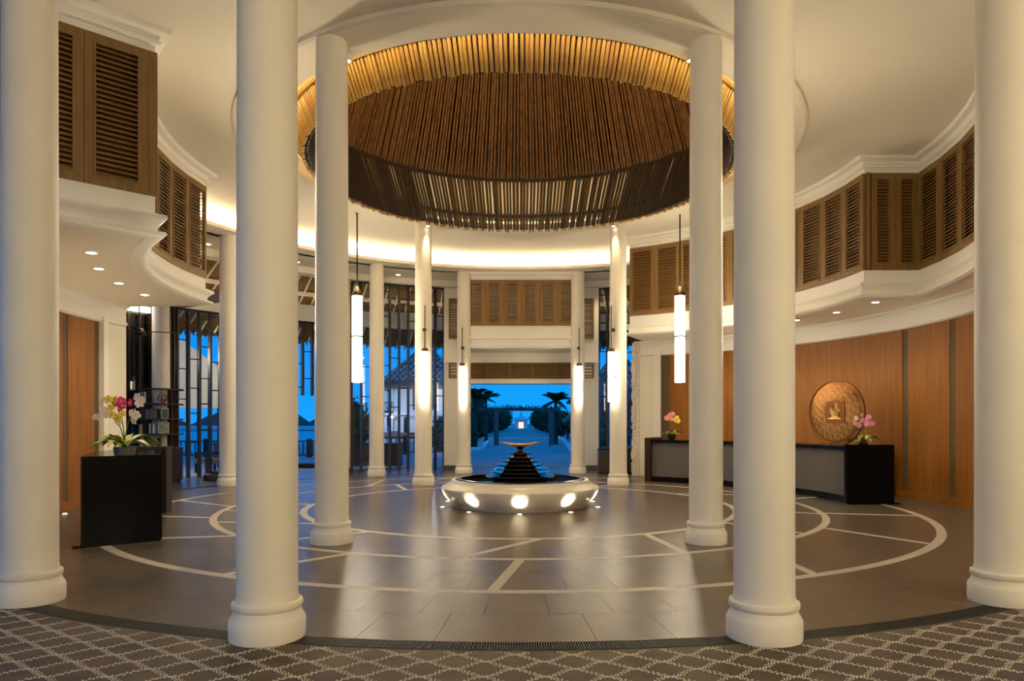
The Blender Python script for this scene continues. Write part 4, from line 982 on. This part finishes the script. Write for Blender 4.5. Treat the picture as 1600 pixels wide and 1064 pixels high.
# white villa behind the left glass wall
def lattice_net(parent, half, eave, apex, side=0):
    mb = MB(); n = 9
    for i in range(-n, n + 1):
        for sg in (-1, 1):
            pts = []
            for k in range(13):
                v = .12 + .60 * k / 12; x = (i / n) * half * 1.2 + sg * (v - .12) * half * .9
                lim = half * (1 - v)
                if abs(x) <= lim * .98: pts.append((x, -lim - .03, eave + (apex - eave) * v + .03))
            if len(pts) > 2: mb.tube(pts, .022, 4)
    o = build('roof_net', mb, 'ext_white', parent); o['kind'] = 'stuff'
vl = thing('villa', 'white two storey villa with netted thatched roof behind the left glass wall', 'building', (-9.6, 57.5, -.05))
m = MB(); e = 4.3
def pyr(e, z0, z1):
    return MB().add([(-e, -e, z0), (e, -e, z0), (e, e, z0), (-e, e, z0), (0, 0, z1), (-e, -e, z0 - .25), (e, -e, z0 - .25), (e, e, z0 - .25), (-e, e, z0 - .25)],
          [(0, 1, 4), (1, 2, 4), (2, 3, 4), (3, 0, 4), (0, 5, 6, 1), (1, 6, 7, 2), (2, 7, 8, 3), (3, 8, 5, 0), (8, 7, 6, 5)])
build('thatched_roof', pyr(4.3, 5.0, 9.6), 'thatch_grey', vl); lattice_net(vl, 4.3, 5.0, 9.6)
build('wall', MB().span((-2.7, -2.8, 0), (3.2, 2.8, 4.85)), 'ext_white', vl)
build('dark_cladding', MB().span((-.9, -2.9, 2.75), (1.1, -2.8, 4.8)), 'ext_grey', vl)
build('dark_cladding', MB().span((2.0, -2.9, 2.75), (3.2, -2.8, 4.8)), 'ext_grey', vl)
build('floor_band', MB().span((-3.9, -3.3, 2.2), (3.3, -2.8, 2.62)), 'ext_white', vl)
bl = build('balcony', MB().span((-3.9, -3.3, 2.45), (-2.7, 2.0, 2.62)), 'ext_white', vl)
for k in range(9): build('baluster', MB().span((-3.88 + k * .14, -3.28, 2.62), (-3.84 + k * .14, -3.24, 3.4)), 'ext_grey', bl)
build('handrail', MB().span((-3.95, -3.32, 3.4), (-2.7, -3.2, 3.5)), 'ext_grey', bl)
for x in (-3.5, -2.9): build('post', MB().span((x - .15, -3.2, 0), (x + .15, -2.9, 4.8)), 'ext_white', vl)
for (x0, x1, z0, z1) in ((-.5, .9, .5, 1.9), (-1.75, -1.45, .2, 2.1), (1.6, 2.0, .2, 2.1), (-.35, .6, 3.2, 4.5)):
    wn = build('window', MB().span((x0 - .08, -2.98, z0 - .08), (x1 + .08, -2.8, z1 + .08)), 'ext_white', vl); build('pane', MB().span((x0, -3.0, z0), (x1, -2.97, z1)), 'window_dark', wn)
build('base_wall', MB().span((-4.5, -3.6, 0), (4.2, -3.3, .6)), 'ext_grey', vl)
v2 = thing('villa', 'white villa with netted thatched roof behind the right glass wall', 'building', (12.0, 76, -.05))
build('thatched_roof', pyr(5.6, 3.2, 11.0), 'thatch_grey', v2); lattice_net(v2, 5.6, 3.2, 11.0)
build('wall', MB().span((-3.6, -3.6, 0), (4.2, 3.6, 2.75)), 'ext_white', v2)
build('dark_cladding', MB().span((-.6, -3.7, 1.1), (4.2, -3.6, 2.7)), 'ext_grey', v2)
for (x0, x1, z0, z1, mt) in ((-2.2, -1.3, .3, 2.3, 'window_dark'), (.2, 1.3, 1.2, 2.3, 'window_dark'), (2.0, 3.4, 1.3, 2.3, 'lit_window')):
    wn = build('window', MB().span((x0 - .08, -3.78, z0 - .08), (x1 + .08, -3.6, z1 + .08)), 'ext_white', v2); build('pane', MB().span((x0, -3.8, z0), (x1, -3.77, z1)), mt, wn)
for x, y, z, p, lb in ((-8.2, 53.6, 4.2, 90, 'lamp added to brighten the villa behind the left glass wall'), (-12.2, 53.2, 2.0, 70, 'lamp added under the balcony to brighten the left villa'), (12.2, 71.4, 2.6, 120, 'lamp added to brighten the right villa')):
    t = thing('villa_fill_lamp', lb, 'lamp', (x, y, z)); build('globe', MB().lathe([(0, -.12), (.09, -.08), (.12, 0), (.09, .08), (0, .12)], 12), 'lamp_glow', t, smooth=True); build('hanger', MB().tube([(0, 0, .1), (0, 0, .6)], .015, 6), 'black_metal', t)
    light('villa_fill_bulb', 'POINT', (0, -2.6, .3), p * 2.0, (.9, .93, 1.0), .12, parent=t)  # light added, set out before the globe to brighten the villa walls
# terrace railings
def railing(label, x0, x1, yw, h=.75):
    t = thing('railing', label, 'railing', ((x0 + x1) / 2, yw, -.06)); W = (x1 - x0) / 2
    build('handrail', MB().span((-W, -.04, h - .06), (W, .04, h)), 'dark_wood', t); build('bottom_rail', MB().span((-W, -.03, .08), (W, .03, .13)), 'dark_wood', t)
    bm2 = MB().span((-.02, -.02, .13), (.02, .02, h - .06)).mesh('baluster', 'dark_wood'); n = int(2 * W / .21)
    pm3 = MB().span((-.10, -.08, 0), (.10, .08, h + .08)).mesh('post', 'dark_wood')
    for k in range(n): link('baluster', bm2, t, (-W + (k + .5) * 2 * W / n, 0, 0))
    k = -W
    while k <= W + .01: link('post', pm3, t, (k, 0, 0)); k += 2.3
railing('dark picket railing along the far edge of the left terrace', -21, -8.4, 18.6)
railing('dark picket railing in front of the white villa', -8.0, -3.2, 21.5, .85)
railing('dark picket railing in front of the right villa', 4.9, 9.5, 21.5, .85)
tag(build('low_platform', MB().box((0, 0, .12), (2.4, .9, .08)).box((0, 0, .04), (2.1, .6, .08)), 'dark_wood', None, (-8.0, 11.6, -.06)), 'low dark platform on the left terrace', 'platform')
# water villas over the sea
rnd = random.Random(9); k = 0
for x, yc in ((-84, 168), (-78, 150), (-71, 160), (-65, 150), (-60, 165), (-55, 152), (-48.5, 150), (-46.5, 163), (-41, 150), (-35, 160), (-31, 152)):
    t = thing('water_villa', 'distant thatched water villa on the sea, %s from the left' % (ordn + ['eighth', 'ninth', 'tenth', 'eleventh'])[k], 'villa', (x, yc - 12.86, 0), 0, 'water villas on the horizon'); k += 1
    build('roof', pyr(3.0, 1.0, 3.4 + rnd.uniform(-.2, .4)), 'thatch_grey', t); build('wall', MB().span((-2.3, -2.3, -.9), (2.3, 2.3, .8)), 'ext_grey', t)
    build('lit_window', MB().span((-.5, -2.36, -.6), (.1, -2.3, .3)), 'lit_window', t)
tag(build('jetty', MB().span((-95, 118, -.02), (-18, 119.5, .10)).span((-95, 118, -1.0 + .9), (-18, 118.1, .9)), 'ext_white', None), 'long pale jetty in front of the distant water villas', 'jetty')
# terrace furniture behind the left glass doors
def armchair(x, y, rz, label):
    t = thing('armchair', label, 'chair', (x, y, -.06), rz)
    build('seat', MB().span((-.33, -.33, .30), (.33, .33, .44)), 'ext_grey', t); build('backrest', MB().span((-.33, .25, .44), (.33, .35, .92)), 'dark_wood', t)
    for s in (-1, 1):
        build('armrest', MB().span((s * .31, -.33, .58), (s * .38, .35, .64)), 'dark_wood', t)
        for u in (-1, 1): build('leg', MB().span((s * .31, u * .30 - .03, 0), (s * .38, u * .30 + .03, .58)), 'dark_wood', t)
armchair(-10.3, 7.4, R(30), 'dark armchair on the terrace behind the left glass doors'); armchair(-9.6, 8.9, R(-40), 'second dark armchair nearer the white column on the terrace')
ct = thing('console_table', 'pale console table behind the left glass doors', 'table', (-11.3, 8.2, -.06), R(20))
build('top', MB().span((-.6, -.25, .74), (.6, .25, .80)), 'paper', ct)
for s in (-1, 1):
    for u in (-1, 1): build('leg', MB().span((s * .56 - .03, u * .2 - .03, 0), (s * .56 + .03, u * .2 + .03, .74)), 'dark_wood', ct)
vs_ = thing('flower_vase', 'bowl of red and yellow flowers on the console table', 'flowers', (-11.3, 8.2, .74))
build('bowl', MB().lathe([(0, 0), (.12, 0), (.2, .12), (.19, .14), (0, .10)], 16), 'pot_stone', vs_, smooth=True)
for k in range(26):
    mt = ('petal_coral', 'petal_yellow', 'petal_magenta', 'leaf')[k % 4]
    if mt == 'leaf': mt = 'petal_coral'
    o = link('flower', FL[mt] if mt in FL else FL.setdefault(mt, flower_mesh(mt)), vs_, (rnd.uniform(-.3, .3), rnd.uniform(-.2, .2), .16 + rnd.uniform(0, .26))); o.scale = (.09,) * 3; o.rotation_euler = (rnd.uniform(-.5, .5), 0, rnd.uniform(-.8, .8))
tl = thing('terrace_fill_lamp', 'hanging lamp added over the console table to warm the canvas sail', 'lamp', (-10.9, 7.9, 3.6)); build('shade', MB().lathe([(0, .3), (.06, .3), (.22, 0), (.20, 0), (.05, .27), (0, .27)], 20), 'black_metal', tl, smooth=True); build('rod', MB().tube([(0, 0, .3), (0, 0, 1.6)], .01, 6), 'black_metal', tl)
light('terrace_fill_bulb', 'POINT', (0, 0, -.1), 320, WARM, .08, parent=tl)  # lamp added to throw warm light on the sail
sl = MB(); q0 = [(-14.5, 12.4, 2.0), (-10.55, 11.6, 2.0), (-10.55, 11.6, 3.45), (-14.5, 12.4, 6.2)]
sl.add(q0 + [(x, y + .03, z) for x, y, z in q0], [(0, 1, 2, 3), (7, 6, 5, 4), (0, 4, 5, 1), (1, 5, 6, 2), (2, 6, 7, 3), (3, 7, 4, 0)])
cs = thing('canvas_sail', 'large beige canvas sail hung on the terrace behind the left glass doors', 'awning', (-12.5, 12.0, 2.0))
wpart('cloth', sl, 'canvas', cs)
mb = MB()
for k in range(6):
    u = k / 5; x = -14.5 + 3.95 * u; y = 12.4 - .8 * u; zt = 6.2 - 2.75 * u; mb.tube([(x, y - .015, 2.0), (x, y - .015, zt)], .018, 5)
wpart('seam', mb, 'canvas', cs)
for x, y, h in ((-14.5, 12.45, 6.3), (-10.55, 11.65, 3.6)): wpart('pole', MB().tube([(x, y, -.05), (x, y, h)], .04, 8), 'black_metal', cs)
